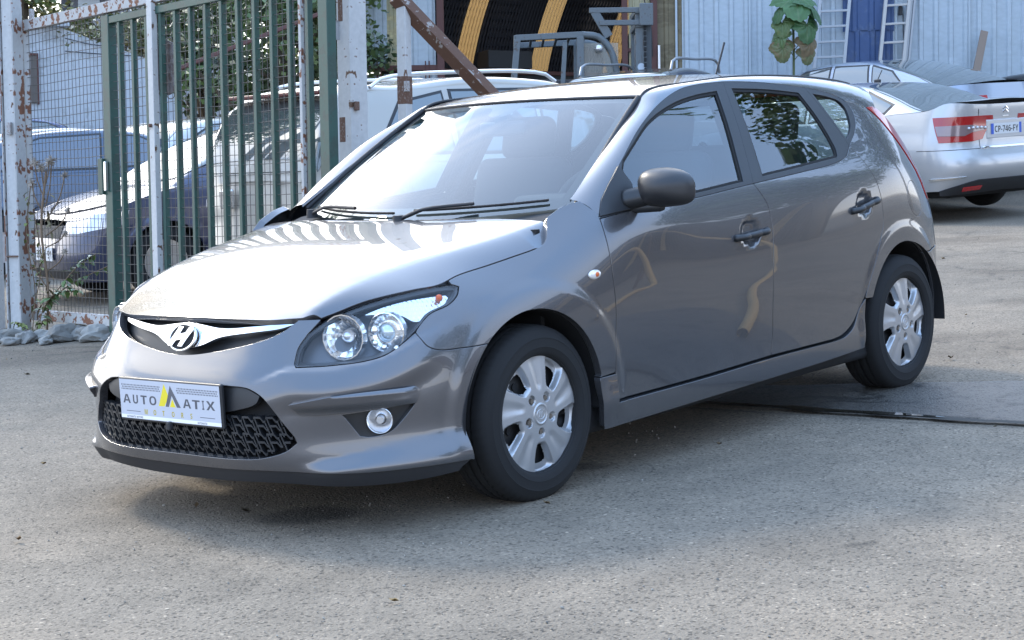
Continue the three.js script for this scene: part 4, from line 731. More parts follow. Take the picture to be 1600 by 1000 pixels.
// the worn square the photograph looks at, in finer mesh, 4 mm up
groundSheet('asphalt_surface', -4.6, 9, 3.2, 17.5, 300, 300, .004, dusty, (a, b) => .004 * fbm(a * .9, b * .9, 5, 3) - .012 * smooth(.10, .0, Math.abs(b - (8.58 - .80 * a))) * smooth(.3, .9, a), asphalt([1.17, .98, .75]));
{ // darker repair strip beyond the gutter, cracked along its edges
  const edge = (a) => 8.64 - .80 * a, far = (a) => 8.62 - .22 * a;
  const p = [], u = [], c = [], ix = [], na = 150, nb = 30;
  for (let j = 0; j <= nb; j++) for (let i = 0; i <= na; i++) { const a = lerp(.30, 4.2, i / na), e = edge(a) + .03 * fbm(a * 5, 1, 1, 3), f = far(a) + .06 * fbm(a * 4, 7, 1, 3), b = lerp(e, f, j / nb), w = yd(a, b, .009 - (j === 0 || j === nb ? .012 : 0)); p.push(...w); u.push(w[0] / 1.7, w[2] / 1.7); const cr = Math.abs(fbm(a * 2.2, b * 2.2, 12, 2)), cr2 = Math.abs(fbm(a * 3.1 + 4, b * 3.1, 22, 2)), wet = smooth(.75, .1, j / nb) * smooth(3.2, .6, a); let v = .78 - .34 * wet + .12 * fbm(a * 3, b * 3, 6, 3); v *= 1 - .75 * smooth(.030, .008, cr) * smooth(.5, 1.5, a); v *= 1 - .5 * smooth(.018, .005, cr2); c.push(v, v, v * 1.01); }
  for (let j = 0; j < nb; j++) for (let i = 0; i < na; i++) { const o = j * (na + 1) + i; ix.push(o, o + na + 2, o + 1, o, o + na + 1, o + na + 2); }
  const g = new THREE.BufferGeometry(); g.setAttribute('position', new THREE.Float32BufferAttribute(p, 3)); g.setAttribute('uv', new THREE.Float32BufferAttribute(u, 2)); g.setAttribute('color', new THREE.Float32BufferAttribute(c, 3)); g.setIndex(ix); g.computeVertexNormals();
  if (g.attributes.normal.getY(400) < 0) { const t = g.index.array; for (let k = 0; k < t.length; k += 3) { const q = t[k]; t[k] = t[k + 1]; t[k + 1] = q; } g.computeVertexNormals(); }
  struct('asphalt_repair', g, asphalt([.68, .61, .52], .5));
  // gutter: a dirty joint with water standing in part of it
  const strip = (name, a0, a1, w0, w1, y, m, n = 60) => { const q = [], id = []; for (let i = 0; i <= n; i++) { const t = i / n, a = lerp(a0, a1, t), b = edge(a) - .045 + .060 * fbm(a * 2.6, 3, 3, 4), w = lerp(w0, w1, t) * (.7 + 1.7 * fbm(a * 5, 8, 2, 4)) * Math.sqrt(Math.sin(Math.PI * Math.min(1, Math.max(0.001, t)))); q.push(...yd(a, b - w, y), ...yd(a, b + w, y)); if (i) { const o = i * 2; id.push(o - 2, o - 1, o + 1, o - 2, o + 1, o); } } const s = new THREE.BufferGeometry(); s.setAttribute('position', new THREE.Float32BufferAttribute(q, 3)); s.setAttribute('uv', new THREE.Float32BufferAttribute(new Float32Array(q.length / 3 * 2), 2)); s.setIndex(id); s.computeVertexNormals(); return struct(name, s, m); };
  strip('gutter_joint', .2, 4.4, .075, .035, .0125, M({ color: [.050, .044, .037], roughness: .9 }));
  strip('puddle', .75, 1.75, .045, .06, .0165, MP({ color: [.035, .030, .022], roughness: .03, clearcoat: 1 }));
  strip('puddle', .25, .70, .03, .04, .0165, MP({ color: [.035, .030, .022], roughness: .03, clearcoat: 1 }));
}
// ---- paint and rust
const peeling = (base, rust, amount, sx = 1, sy = 1, sd = 0, chips = 0) => { // paint with chips and stains, seamless by cross-fading
  const N = 256, toS = (v) => Math.pow(Math.max(0, v), 1 / 2.2), seam = (f) => (x, y) => { const u = x / N, v = y / N; return (f(x, y) * (1 - u) * (1 - v) + f(x - N, y) * u * (1 - v) + f(x, y - N) * (1 - u) * v + f(x - N, y - N) * u * v) / Math.hypot((1 - u), u) / Math.hypot((1 - v), v); };
  const big = seam((x, y) => fbm(x / N * 4.3 * sx + sd, y / N * 4.3 * sy + sd, sd * 1.7, 5)), fine = seam((x, y) => fbm(x / N * 17 * sx + sd, y / N * 17 * sy, sd, 4));
  return dtex(N, N, (x, y) => { const f = big(x, y), g = fine(x, y), k = Math.max(smooth(amount, amount + .05, f + .35 * g), chips ? .85 * smooth(.34, .40, g + .25 * f) : 0), d = .93 + .16 * g + .10 * f; return base.map((c, i) => toS(lerp(c * d, rust[i] * (.8 + .8 * Math.abs(g)), k))); });
};
const wornWhite = new THREE.MeshStandardMaterial({ map: peeling([.49, .49, .48], [.11, .050, .022], .36, 1.6, 1.6, 0, 1), roughness: .6 });
const wornFrame = new THREE.MeshStandardMaterial({ map: peeling([.42, .42, .41], [.17, .06, .026], .08, 2, 2, 3), roughness: .7 });
const rustBrown = new THREE.MeshStandardMaterial({ map: peeling([.125, .062, .038], [.34, .32, .30], .20, 2, 2, 6), roughness: .8 });
const greenPaint = new THREE.MeshPhysicalMaterial({ map: peeling([.016, .064, .047], [.022, .054, .040], .05, 2, 2, 9), roughness: .5 });
const wire = M({ color: [.11, .10, .09], roughness: .6, metalness: .4 });
const uvBox = (g, k = 1) => { const p = g.attributes.position, n = g.attributes.normal, u = g.attributes.uv; for (let i = 0; i < p.count; i++) { const ax = Math.abs(n.getX(i)) > .7 ? p.getZ(i) : p.getX(i); u.setXY(i, ax * k, (Math.abs(n.getY(i)) > .7 ? p.getZ(i) : p.getY(i)) * k); } return g; };
const post = (w, h, d, r = .006) => uvBox(at(rbox(w, h, d, r, 2), 0, h / 2, 0), 1.3);
const put = (g, x, y, z, rx = 0, ry = 0, rz = 0) => at(g, x, y, z, rx, ry, rz);
// ---- fence and sliding gate; the fence line runs from (-3.49, 12.9) to (-1.15, 9.9)
{
  const turn = Math.atan2(2.95, 2.35), Lf = Math.hypot(2.95, 2.35);
  const f = yardThing('mesh_fence_panel', 'rusty white framed wire mesh panel behind the green gate', 'fence', -3.49, 12.9, { turn: -0 });
  f.quaternion.copy(QUP.clone().multiply(new THREE.Quaternion().setFromAxisAngle(V(0, 1, 0), TURN - turn)));   // local x along the fence, towards the viewer
  part('frame_stile', uvBox(put(rbox(.055, 2.12, .05, .004), .03, 1.15, 0)), wornFrame, f);
  part('frame_rail', uvBox(put(rbox(Lf, .075, .05, .004), Lf / 2, 2.19, 0), 1.7), wornFrame, f); part('frame_rail', uvBox(put(rbox(Lf, .075, .05, .004), Lf / 2, .115, 0), 1.7), wornFrame, f);
  part('frame_post', uvBox(put(rbox(.07, 2.06, .04, .004), 2.03, 1.15, .03), 1.3), wornWhite, f);
  part('frame_post', uvBox(put(rbox(.028, 2.06, .04, .004), Lf - .02, 1.15, .0), 1.3), wornFrame, f);
  part('frame_bolt', put(new THREE.CylinderGeometry(.012, .012, .03, 8), 2.03, 1.38, .055, Math.PI / 2), rustBrown, f);
  part('hinge_pin', merge([put(rbox(.03, .08, .03, .003), .16, 2.26, 0), put(rbox(.05, .05, .02, .003), .16, 2.24, 0)]), wornFrame, f);
  const wires = []; for (let x = .09; x < Lf; x += .0575) wires.push(new THREE.CylinderGeometry(.0022, .0022, 2.02, 5, 1).translate(x + .004 * Math.sin(x * 3), 1.155, -.004));
  for (let y = .20; y < 2.16; y += .060) wires.push(tube(Array.from({ length: 13 }, (_, i) => [.05 + (Lf - .05) * i / 12, y + .004 * Math.sin(i * 1.7 + y * 5), 0]), .0022, 5, false, 12));
  part('wire_mesh', merge(wires), wire, f).userData.kind = 'stuff';
  // green gate, a hand's breadth nearer
  const g = yardThing('sliding_gate', 'green painted steel bar gate drawn across the mesh fence', 'gate', -2.66, 11.86, {}); g.quaternion.copy(f.quaternion);
  const bars = [0]; const aOf = (x) => x; const Lg = 2.67;
  part('gate_stile', uvBox(put(rbox(.105, 2.10, .06, .006), .03, 1.11, 0)), greenPaint, g); part('gate_stile', uvBox(put(rbox(.095, 2.20, .06, .006), Lg, 1.16, 0)), greenPaint, g);
  part('gate_rail', uvBox(put(rbox(Lg, .05, .05, .006), Lg / 2, 2.125, 0)), greenPaint, g); part('gate_rail', uvBox(put(rbox(Lg, .06, .05, .006), Lg / 2, .12, 0)), greenPaint, g);
  for (let k = 1; k <= 13; k++) part('gate_bar', uvBox(put(rbox(.034, 1.97, .034, .004, 1), k * Lg / 14 + .008, 1.13, 0)), greenPaint, g);
  part('lock_case', put(rbox(.07, .24, .10, .006), -.055, 1.10, .0), greenPaint, g); part('lock_handle', put(rbox(.022, .20, .03, .008), .028, 1.10, .045), chrome, g);
  const d = yardThing('round_plate', 'round weathered grey disc wired to the green gate bars', 'disc', -2.095, 11.42, { h: 1.77 }); d.quaternion.copy(g.quaternion);
  { const s = new THREE.CylinderGeometry(.172, .172, .008, 48); s.rotateX(Math.PI / 2); part('disc', s, new THREE.MeshStandardMaterial({ map: peeling([.21, .19, .195], [.15, .11, .10], .0, 2, 2, 12), roughness: .8 }), d); for (const [x, y] of [[-.14, 0], [0, .165], [0, -.165], [.15, .03]]) part('wire_tie', put(new THREE.TorusGeometry(.028, .003, 6, 14), x, y, -.02, 0, Math.PI / 2), wire, d); }
}
function whitePost(label, a, b, w, d, h, turn) { const g = yardThing('steel_post', label, 'post', a, b, { turn }); part('shaft', uvBox(put(rbox(w, h, d, .005), 0, h / 2 - .05, 0), 1.1), wornWhite, g); return g; }
{
  const p1 = whitePost('pale steel gate post left of the mesh panel, lock plate on it', -3.545, 12.78, .085, .10, 3.2, -.3); part('flange', uvBox(put(rbox(.012, 3.2, .13, .003), -.055, 1.55, .0)), wornFrame, p1); part('flange', uvBox(put(rbox(.012, 3.2, .13, .003), .050, 1.55, .0)), wornFrame, p1);
  part('lock_plate', put(rbox(.03, .09, .03, .004), .01, 1.46, .07), wornFrame, p1); part('strap', put(rbox(.11, .012, .13, .002), 0, .55, 0), rustBrown, p1);
  whitePost('pale post cut by the left edge of the photo', -3.80, 13.1, .09, .09, 3.2, -.3);
  const p2 = whitePost('broad white rust-flecked post at the end of the green gate', -.895, 10.15, .115, .125, 3.0, -.80); part('catch_plate', put(rbox(.004, .11, .05, .002), -.035, 1.88, .064), satin, p2); part('hook', put(rbox(.02, .05, .03, .004), .07, 1.45, .03), rustBrown, p2);
  for (const [y, w] of [[1.32, .05], [2.0, .04]]) part('rust_patch', put(rbox(w, .14, .004, .002), -.02, y, .0625), rustBrown, p2);
  const p3 = whitePost('slimmer white rusty post carrying the diagonal brace', -.607, 10.32, .062, .062, 3.0, -.55); part('rust_patch', put(rbox(.064, .16, .064, .002), 0, 1.53, 0), rustBrown, p3); part('clip', put(rbox(.03, .06, .02, .003), .035, 1.55, .03), wornFrame, p3);
  const br = yardThing('diagonal_brace', 'rusty square steel brace sloping down from the white post', 'brace', -.60, 10.30, {});
  part('tube', uvBox(bar([-.05, 2.07, 0], [1.25, .72, -.72], .078, .078, .005), 2.2), rustBrown, br);
}
// ---- rubble, weeds
{
  const stoneM = [[.21, .205, .19], [.26, .255, .235], [.17, .165, .15]].map((c) => M({ color: c, roughness: .95 }));
  const spots = [[-3.75, 12.25, .17], [-3.55, 12.1, .10], [-3.47, 12.18, .13], [-3.30, 12.05, .12], [-3.20, 12.12, .10], [-3.05, 12.02, .17], [-2.90, 12.0, .14], [-2.76, 11.93, .16], [-2.60, 11.90, .12], [-3.38, 11.92, .07], [-3.12, 11.86, .07], [-2.98, 12.25, .10], [-2.70, 12.15, .10], [-3.62, 12.35, .09], [-2.45, 11.95, .12], [-3.85, 12.1, .12]];
  const words = ['at the left photo edge', 'below the gate post', 'left of the post foot', 'below the dry weed', 'right of the dry weed', 'long and pale, under the fence rail', 'flat, under the fence rail', 'nearest the car bumper in the row', 'half hidden by the car nose', 'small, lying furthest forward', 'small, forward of the long stone', 'behind the long pale stone', 'in the shade under the fence', 'behind the gate post foot', 'last of the row behind the bumper', 'cut by the photo edge'];
  spots.forEach(([a, b, r], i) => {
    const s = new THREE.IcosahedronGeometry(1, 4), p = s.attributes.position; for (let k = 0; k < p.count; k++) { const x = p.getX(k), y = p.getY(k), z = p.getZ(k), q = 1 + .42 * noise.noise(x * 1.4 + i * 7, y * 1.4, z * 1.4) + .10 * Math.abs(noise.noise(x * 3 + i, y * 3, z * 3)) * 2 + .08 * noise.noise(x * 9 + i, y * 9, z * 9); p.setXYZ(k, x * q * r * .85, Math.max(-.02, y * q * r * .46), z * q * r * .55); }
    const h = s.toNonIndexed ? s : s; h.computeVertexNormals(); const m = part(numbered('rubble_stone'), h, stoneM[i % 3], scene); m.position.set(...yd(a, b, .03)); m.rotation.y = i * 1.3; tag(m, `broken concrete lump ${words[i]}`, 'stone', 'rubble along the foot of the fence');
  });
  const leafGeo = (len, wid, bend) => { const mb = new MB(), n = 5; for (let i = 0; i <= n; i++) { const t = i / n, w = wid * Math.sin(Math.PI * Math.min(.98, t * .92 + .06)) * .5, y = -bend * t * t; for (const s of [-1, 1]) mb.v([s * w, y + Math.abs(s) * w * .3, t * len], vnorm([s * .3, 1, .2])); if (i) { const o = i * 2; mb.quad(o - 2, o - 1, o + 1, o); } } return mb.geo(); };
  const thorn = yardThing('dry_thistle', 'dried brown thistle with grey seed heads before the mesh fence', 'weed', -3.26, 12.42, { plumb: true });
  const stemM = M({ color: [.16, .11, .07], roughness: .9 }), fluffM = M({ color: [.34, .29, .24], roughness: 1 }), dryM = M({ color: [.15, .12, .06], roughness: .9 });
  const stems = [], heads = [], lv = [];
  const head = (x, y, z, r) => { for (let k = 0; k < 46; k++) { const u = rr(-1, 1), t = rnd() * 6.283, q = Math.sqrt(1 - u * u), d = [q * Math.cos(t), u, q * Math.sin(t)]; const g = new THREE.ConeGeometry(.005, r * rr(.7, 1.2), 3); g.translate(0, r * .5, 0); g.applyQuaternion(new THREE.Quaternion().setFromUnitVectors(V(0, 1, 0), V(...d))); g.translate(x, y, z); heads.push(g); } };
  const main = [[0, 0, 0], [.02, .35, .0], [-.01, .75, .02], [.03, 1.15, .0]]; stems.push(tube(main, .009, 5));
  for (const [y0, dx, dz, hh, hr] of [[.9, .06, .02, .33, .032], [.95, -.06, .03, .26, .036], [.8, .14, -.02, .32, .028], [.7, .17, .04, .18, .024], [.62, .14, 0, .10, .022], [1.0, -.02, 0, .18, .034], [1.05, .04, .03, .16, .036], [.45, .14, .02, .14, .02], [.35, -.08, .02, .2, .016], [.85, -.09, 0, .22, .03]]) { const t = y0 / 1.15, b = [lerp(0, .02, t), y0, 0], e = [b[0] + dx, y0 + hh, dz]; stems.push(tube([b, [b[0] + dx * .7, y0 + hh * .5, dz * .5], e], .0045, 4)); head(...e, hr * 1.5); }
  for (let k = 0; k < 34; k++) { const g = leafGeo(rr(.06, .13), .022, .04); g.rotateX(rr(-.6, .9)); g.rotateY(rnd() * 6.28); g.translate(rr(-.03, .05), rr(.15, 1.0), rr(-.02, .02)); lv.push(g); }
  part('stem', merge(stems), stemM, thorn); part('seed_heads', merge(heads), fluffM, thorn).userData.kind = 'stuff'; part('leaves', merge(lv), dryM, thorn).userData.kind = 'stuff';
  const greenM = MP({ color: [.09, .16, .035], roughness: .7, transmission: .3, thickness: 0 }), bushM = MP({ color: [.16, .19, .05], roughness: .7 });
  const spray = (name, label, a, b, pts, n, len, m) => {
    const g = yardThing(name, label, 'plant', a, b, {}), st = [], lf = [];
    for (const path of pts) { st.push(tube(path, .004, 5)); const c = new THREE.CatmullRomCurve3(path.map((p) => V(...p))); for (let k = 0; k < n; k++) { const p = c.getPoint(.2 + .8 * k / n), l = leafGeo(len * rr(.6, 1.15), len * .42, .25 * len); l.rotateX(rr(-.3, .6)); l.rotateY(rnd() * 6.28); l.rotateZ(rr(-.4, .4)); l.translate(p.x, p.y, p.z); lf.push(l); } }
    part('stem', merge(st), stemM, g); part('leaves', merge(lf), m, g).userData.kind = 'stuff'; return g;
  };
  spray('leafy_shoot', 'green leafy shoot leaning right across the lower mesh', -3.30, 12.35, [[[0, 0, 0], [.04, .20, 0], [.22, .36, 0], [.52, .50, .02]], [[.1, .28, 0], [.3, .50, .03], [.42, .58, 0]], [[.04, .2, 0], [.12, .3, .02], [.3, .33, .03]]], 30, .085, greenM);
  spray('leafy_shoot', 'thin yellow-green shoots hugging the pale gate post', -3.44, 12.72, [[[0, 0, 0], [.03, .3, 0], [-.02, .7, 0], [.02, 1.05, 0]], [[0, .1, 0], [.08, .5, 0], [.04, .85, 0]]], 22, .06, bushM);
  spray('ground_weed', 'low dry grass tuft at the foot of the gate post', -3.32, 12.30, [[[0, 0, 0], [.05, .10, 0], [.1, .14, 0]], [[0, 0, 0], [-.06, .1, .02], [-.12, .12, .02]], [[.1, 0, 0], [.2, .08, 0], [.3, .09, .02]]], 24, .06, bushM);
}
// ---------------------------------------------------------------- the other cars
const dark = MP({ color: [.075, .088, .085], roughness: .03, clearcoat: 1, clearcoatRoughness: .01, ior: 1.9 });
const simpleTyre = new THREE.LatheGeometry([[.19, .07], [.2, .095], [.25, .10], [.295, .085], [.312, .05], [.315, 0], [.312, -.05], [.295, -.085], [.25, -.10], [.19, -.09]].map(([r, z]) => new THREE.Vector2(r, z)), 40).rotateX(Math.PI / 2);
const simpleCap = new THREE.LatheGeometry([[0, .075], [.05, .078], [.12, .07], [.19, .082], [.2, .07]].map(([r, z]) => new THREE.Vector2(r, z)), 30).rotateX(Math.PI / 2);
const carPaint = (c, metal = .3) => MP({ color: c, metalness: metal, roughness: .35, clearcoat: 1, clearcoatRoughness: .04 });
function makeCar(sp) {
  const { W, x0, x1, top, roof, k = 2.4, wheels = [1.25, -1.4], sill = .2, fr = .30, rear = .26, rearIn = [[.2, .09], [.35, .01], [.5, 0], [.7, .015], [.9, .05], [1.05, .09]], frontIn = [[.2, .08], [.35, 0], [.5, .005], [.65, .05], [.8, .13], [1, .3]], sideIn = [[.2, .05], [.35, .02], [.55, 0], [.75, .005], [.9, .03], [1.0, .055], [1.2, .12]] } = sp;
  const plan = []; for (let i = 0; i <= 9; i++) { const t = i / 9 * Math.PI / 2, e = 2 / 3.2; plan.push([x0 - fr * 1.5 + fr * 1.5 * Math.pow(Math.cos(t), e), (W - .0) * Math.pow(Math.sin(t), 2 / 3.4)]); }
  for (let i = 1; i < 6; i++) plan.push([lerp(x0 - fr * 1.5, x1 + rear * 1.5, i / 6), W]);
  for (let i = 9; i >= 0; i--) { const t = i / 9 * Math.PI / 2; plan.push([x1 + rear * 1.5 - rear * 1.5 * Math.pow(Math.cos(t), 2 / 3.2), W * Math.pow(Math.sin(t), 2 / 3.4)]); }
  const S = [0]; for (let i = 1; i < plan.length; i++) S.push(S[i - 1] + Math.hypot(plan[i][0] - plan[i - 1][0], plan[i][1] - plan[i - 1][1]));
  const ends = (kk) => { const sg = kk ? -1 : 1, n = plan.length, Ls = S[n - 1], xs = [], ys = []; for (let i = 3; i > 0; i--) { xs.push(-S[i]); ys.push(sg * plan[i][kk]); } for (let i = 0; i < n; i++) { xs.push(S[i]); ys.push(plan[i][kk]); } for (let i = n - 2; i > n - 5; i--) { xs.push(2 * Ls - S[i]); ys.push(sg * plan[i][kk]); } return spline(xs, ys); };
  const PX = ends(0), PZ = ends(1), SE = S[S.length - 1], si = spline(...[0, 1].map((q) => sideIn.map((r) => r[q]))), fi = spline(...[0, 1].map((q) => frontIn.map((r) => r[q]))), ri = spline(...[0, 1].map((q) => rearIn.map((r) => r[q])));
  const flank = (s, y, off = 0) => {
    if (s < 0) { const b = flank(-s, y, off); return [b[0], y, -b[2]]; }
    const e = .01, tx = PX(s + e) - PX(s - e), tz = PZ(s + e) - PZ(s - e), l = Math.hypot(tx, tz), n = [tz / l, -tx / l];
    const q = n[0] * n[0], inn = (1 - q) * si(y) + q * (n[0] > 0 ? fi(y) : ri(y));
    let d = -inn + off; const x = PX(s) + n[0] * d; for (const wx of wheels) d += .015 * smooth(.42, .37, Math.hypot(x - wx, y - .31)) * (1 - q);
    return [PX(s) + n[0] * d, y, PZ(s) + n[1] * d];
  };
  const asc = (l) => (l[0][0] < l[l.length - 1][0] ? l : l.slice().reverse()), tp = spline(...[0, 1].map((q) => asc(top).map((r) => r[q]))), rf = spline(...[0, 1].map((q) => asc(roof).map((r) => r[q])));
  const g = sp.group, body = carPaint(sp.color, sp.metal), add = (n, geo, m, p = g) => part(n, geo, m, p);
  const FL = (s, y) => { const b = flank(s, y); return [b[0], b[1], -b[2]]; };
  const sAt = (x) => { let a = 0, b = SE; for (let i = 0; i < 40; i++) { const m = (a + b) / 2; if (PX(m) > x) a = m; else b = m; } return a; };
  const zAtRear = (z) => { let a = SE / 2, b = SE; for (let i = 0; i < 40; i++) { const m = (a + b) / 2; if (PZ(m) > z) a = m; else b = m; } return a; };
  const zAtFront = (z) => { let a = 0, b = SE / 2; for (let i = 0; i < 40; i++) { const m = (a + b) / 2; if (PZ(m) < z) a = m; else b = m; } return a; };
  const edge = []; for (let i = 0; i <= 90; i++) { const s = SE * i / 90; edge.push([s, Math.min(tp(PX(s)), sp.maxTop ?? 9)]); }
  const bottom = []; const arch = (wx) => { for (let i = 0; i <= 14; i++) { const t = Math.PI * (1.06 - 1.12 * i / 14), x = wx + .355 * Math.cos(t), y = .31 + .355 * Math.sin(t); if (y > sill) bottom.push([sAt(x), y]); } };
  bottom.push([SE, sill + .05]); bottom.push([sAt(wheels[1] - .36), sill + .02]); arch(wheels[1]); arch(wheels[0]); bottom.push([sAt(wheels[0] + .36), sill]); bottom.push([0, sill]);
  const half = ring(edge, bottom), fl = sheet(FL, half, { h: .045, lip: .02, gap: 0 });
  const side0 = add('body_side', merge([fl, flipZ(fl)]), body);
  const dp = edge.map(([s, y]) => { const b = flank(s, y); return [b[0], b[2]]; });
  const deck = (x, z) => { const w = Math.max(.05, flank(sAt(x), .8)[2]); return [x, tp(x) + .035 * (1 - Math.min(1, (z / w) ** 2)), z]; };
  add('bonnet_and_boot', sheet(deck, ring(dp, dp.map(([x, z]) => [x, -z]).reverse()), { h: .06, lip: 0, gap: 0, flip: -1 }), body);
  const wb = (x) => flank(sAt(x), Math.min(tp(x), 1.0))[2] - (sp.shoulder ?? .03), belt = (x) => tp(x) - .005;
  const Hraw = (x, z) => { const a = rf(x) - .05 * z * z, b = belt(x) + (wb(x) - Math.abs(z)) * k, r = .05; return -r * Math.log(Math.exp(-a / r) + Math.exp(-b / r)); };
  const house = (x, z) => [x, Hraw(x, z), z], xa = roof[0][0], xb = roof[roof.length - 1][0], hp = []; for (let i = 0; i <= 30; i++) { const x = lerp(xa, xb, i / 30); hp.push([x, wb(x) + .02]); }
  add('roof', sheet(house, ring(hp, hp.map(([x, z]) => [x, -z]).reverse()), { h: .04, lip: 0, gap: 0, flip: -1 }), body);
  const win = (x, y) => { // on the slope of the cabin side
    let lo = 0, hi = wb(x) + .02; for (let i = 0; i < 30; i++) { const m = (lo + hi) / 2; if (Hraw(x, m) > y) lo = m; else hi = m; } return [x, y, -lo];
  };
  for (const q of sp.sideWindows || []) { const w = sheet(win, q, { h: .05, lip: 0, gap: 0, off: .006, flip: -1 }), t = sheet(win, q, { h: .05, lip: .005, gap: -.02, off: .003, flip: -1 }); add('window_trim', t, sp.trim || trimBlack); add('window_trim', flipZ(t), sp.trim || trimBlack); add('side_window', w, sp.glass || dark); add('side_window', flipZ(w), sp.glass || dark); }
  for (const [n, q] of sp.screens || []) add(n, sheet(house, ring(q, q.map(([x, z]) => [x, -z]).reverse()), { h: .05, lip: .004, gap: 0, flip: -1, off: .006 }), sp.glass || dark);
  const RP = (z, y) => { const s = z >= 0 ? zAtRear(z) : -zAtRear(-z); return [s, y]; };
  for (const wx of wheels) for (const sd of [-1, 1]) { const w = group('wheel', g); w.position.set(wx, .315, sd * (W - .115)); if (sd < 0) w.rotation.y = Math.PI; part('tyre', simpleTyre, rubber, w); part('wheel_cover', simpleCap, satin, w); }
  add('underbody', at(rbox(x0 - x1 - .5, .35, W * 2 - .45, .05), (x0 + x1) / 2, .36, 0), deepBlack);
  for (const wx of wheels) for (const sd of [-1, 1]) { const c = new THREE.CylinderGeometry(.36, .36, .24, 24, 1, true, Math.PI * .42, Math.PI * 1.16); c.rotateX(Math.PI / 2); c.translate(wx, .31, sd * (W - .17)); add('wheel_well', c, deepBlack); }
  return { g, flank, FL, sAt, zAtRear, zAtFront, SE, RP, house, deck, tp, rf, win, body };
}
const spot = (name, label, cat, a, b, heading, h) => { // heading: 0 = pointing away, positive = turned to the right
  const g = yardThing(name, label, cat, a, b, { plumb: false, h }); g.quaternion.setFromAxisAngle(V(0, 1, 0), Math.atan2(-(YB.z * Math.cos(heading) + YA.z * Math.sin(heading)), YB.x * Math.cos(heading) + YA.x * Math.sin(heading))); return g;
};
const plate = (w, h, text, blue = true) => new THREE.MeshPhysicalMaterial({ map: tex(512, 112, (c, W, H) => { c.fillStyle = '#c9cbcd'; c.fillRect(0, 0, W, H); if (blue) { c.fillStyle = '#2b56b5'; c.fillRect(0, 0, 44, H); c.fillRect(W - 40, 0, 40, H); } c.fillStyle = '#17181a'; c.font = '700 92px sans-serif'; c.textBaseline = 'middle'; const m = c.measureText(text).width; c.save(); c.translate(blue ? 54 : 24, H / 2 + 4); c.scale((W - (blue ? 108 : 48)) / m, 1); c.fillText(text, 0, 0); c.restore(); }), roughness: .4 });
const plane = (w, h, x, y, z, ry) => { const p = new THREE.PlaneGeometry(w, h); p.rotateY(ry); p.translate(x, y, z); return p; };
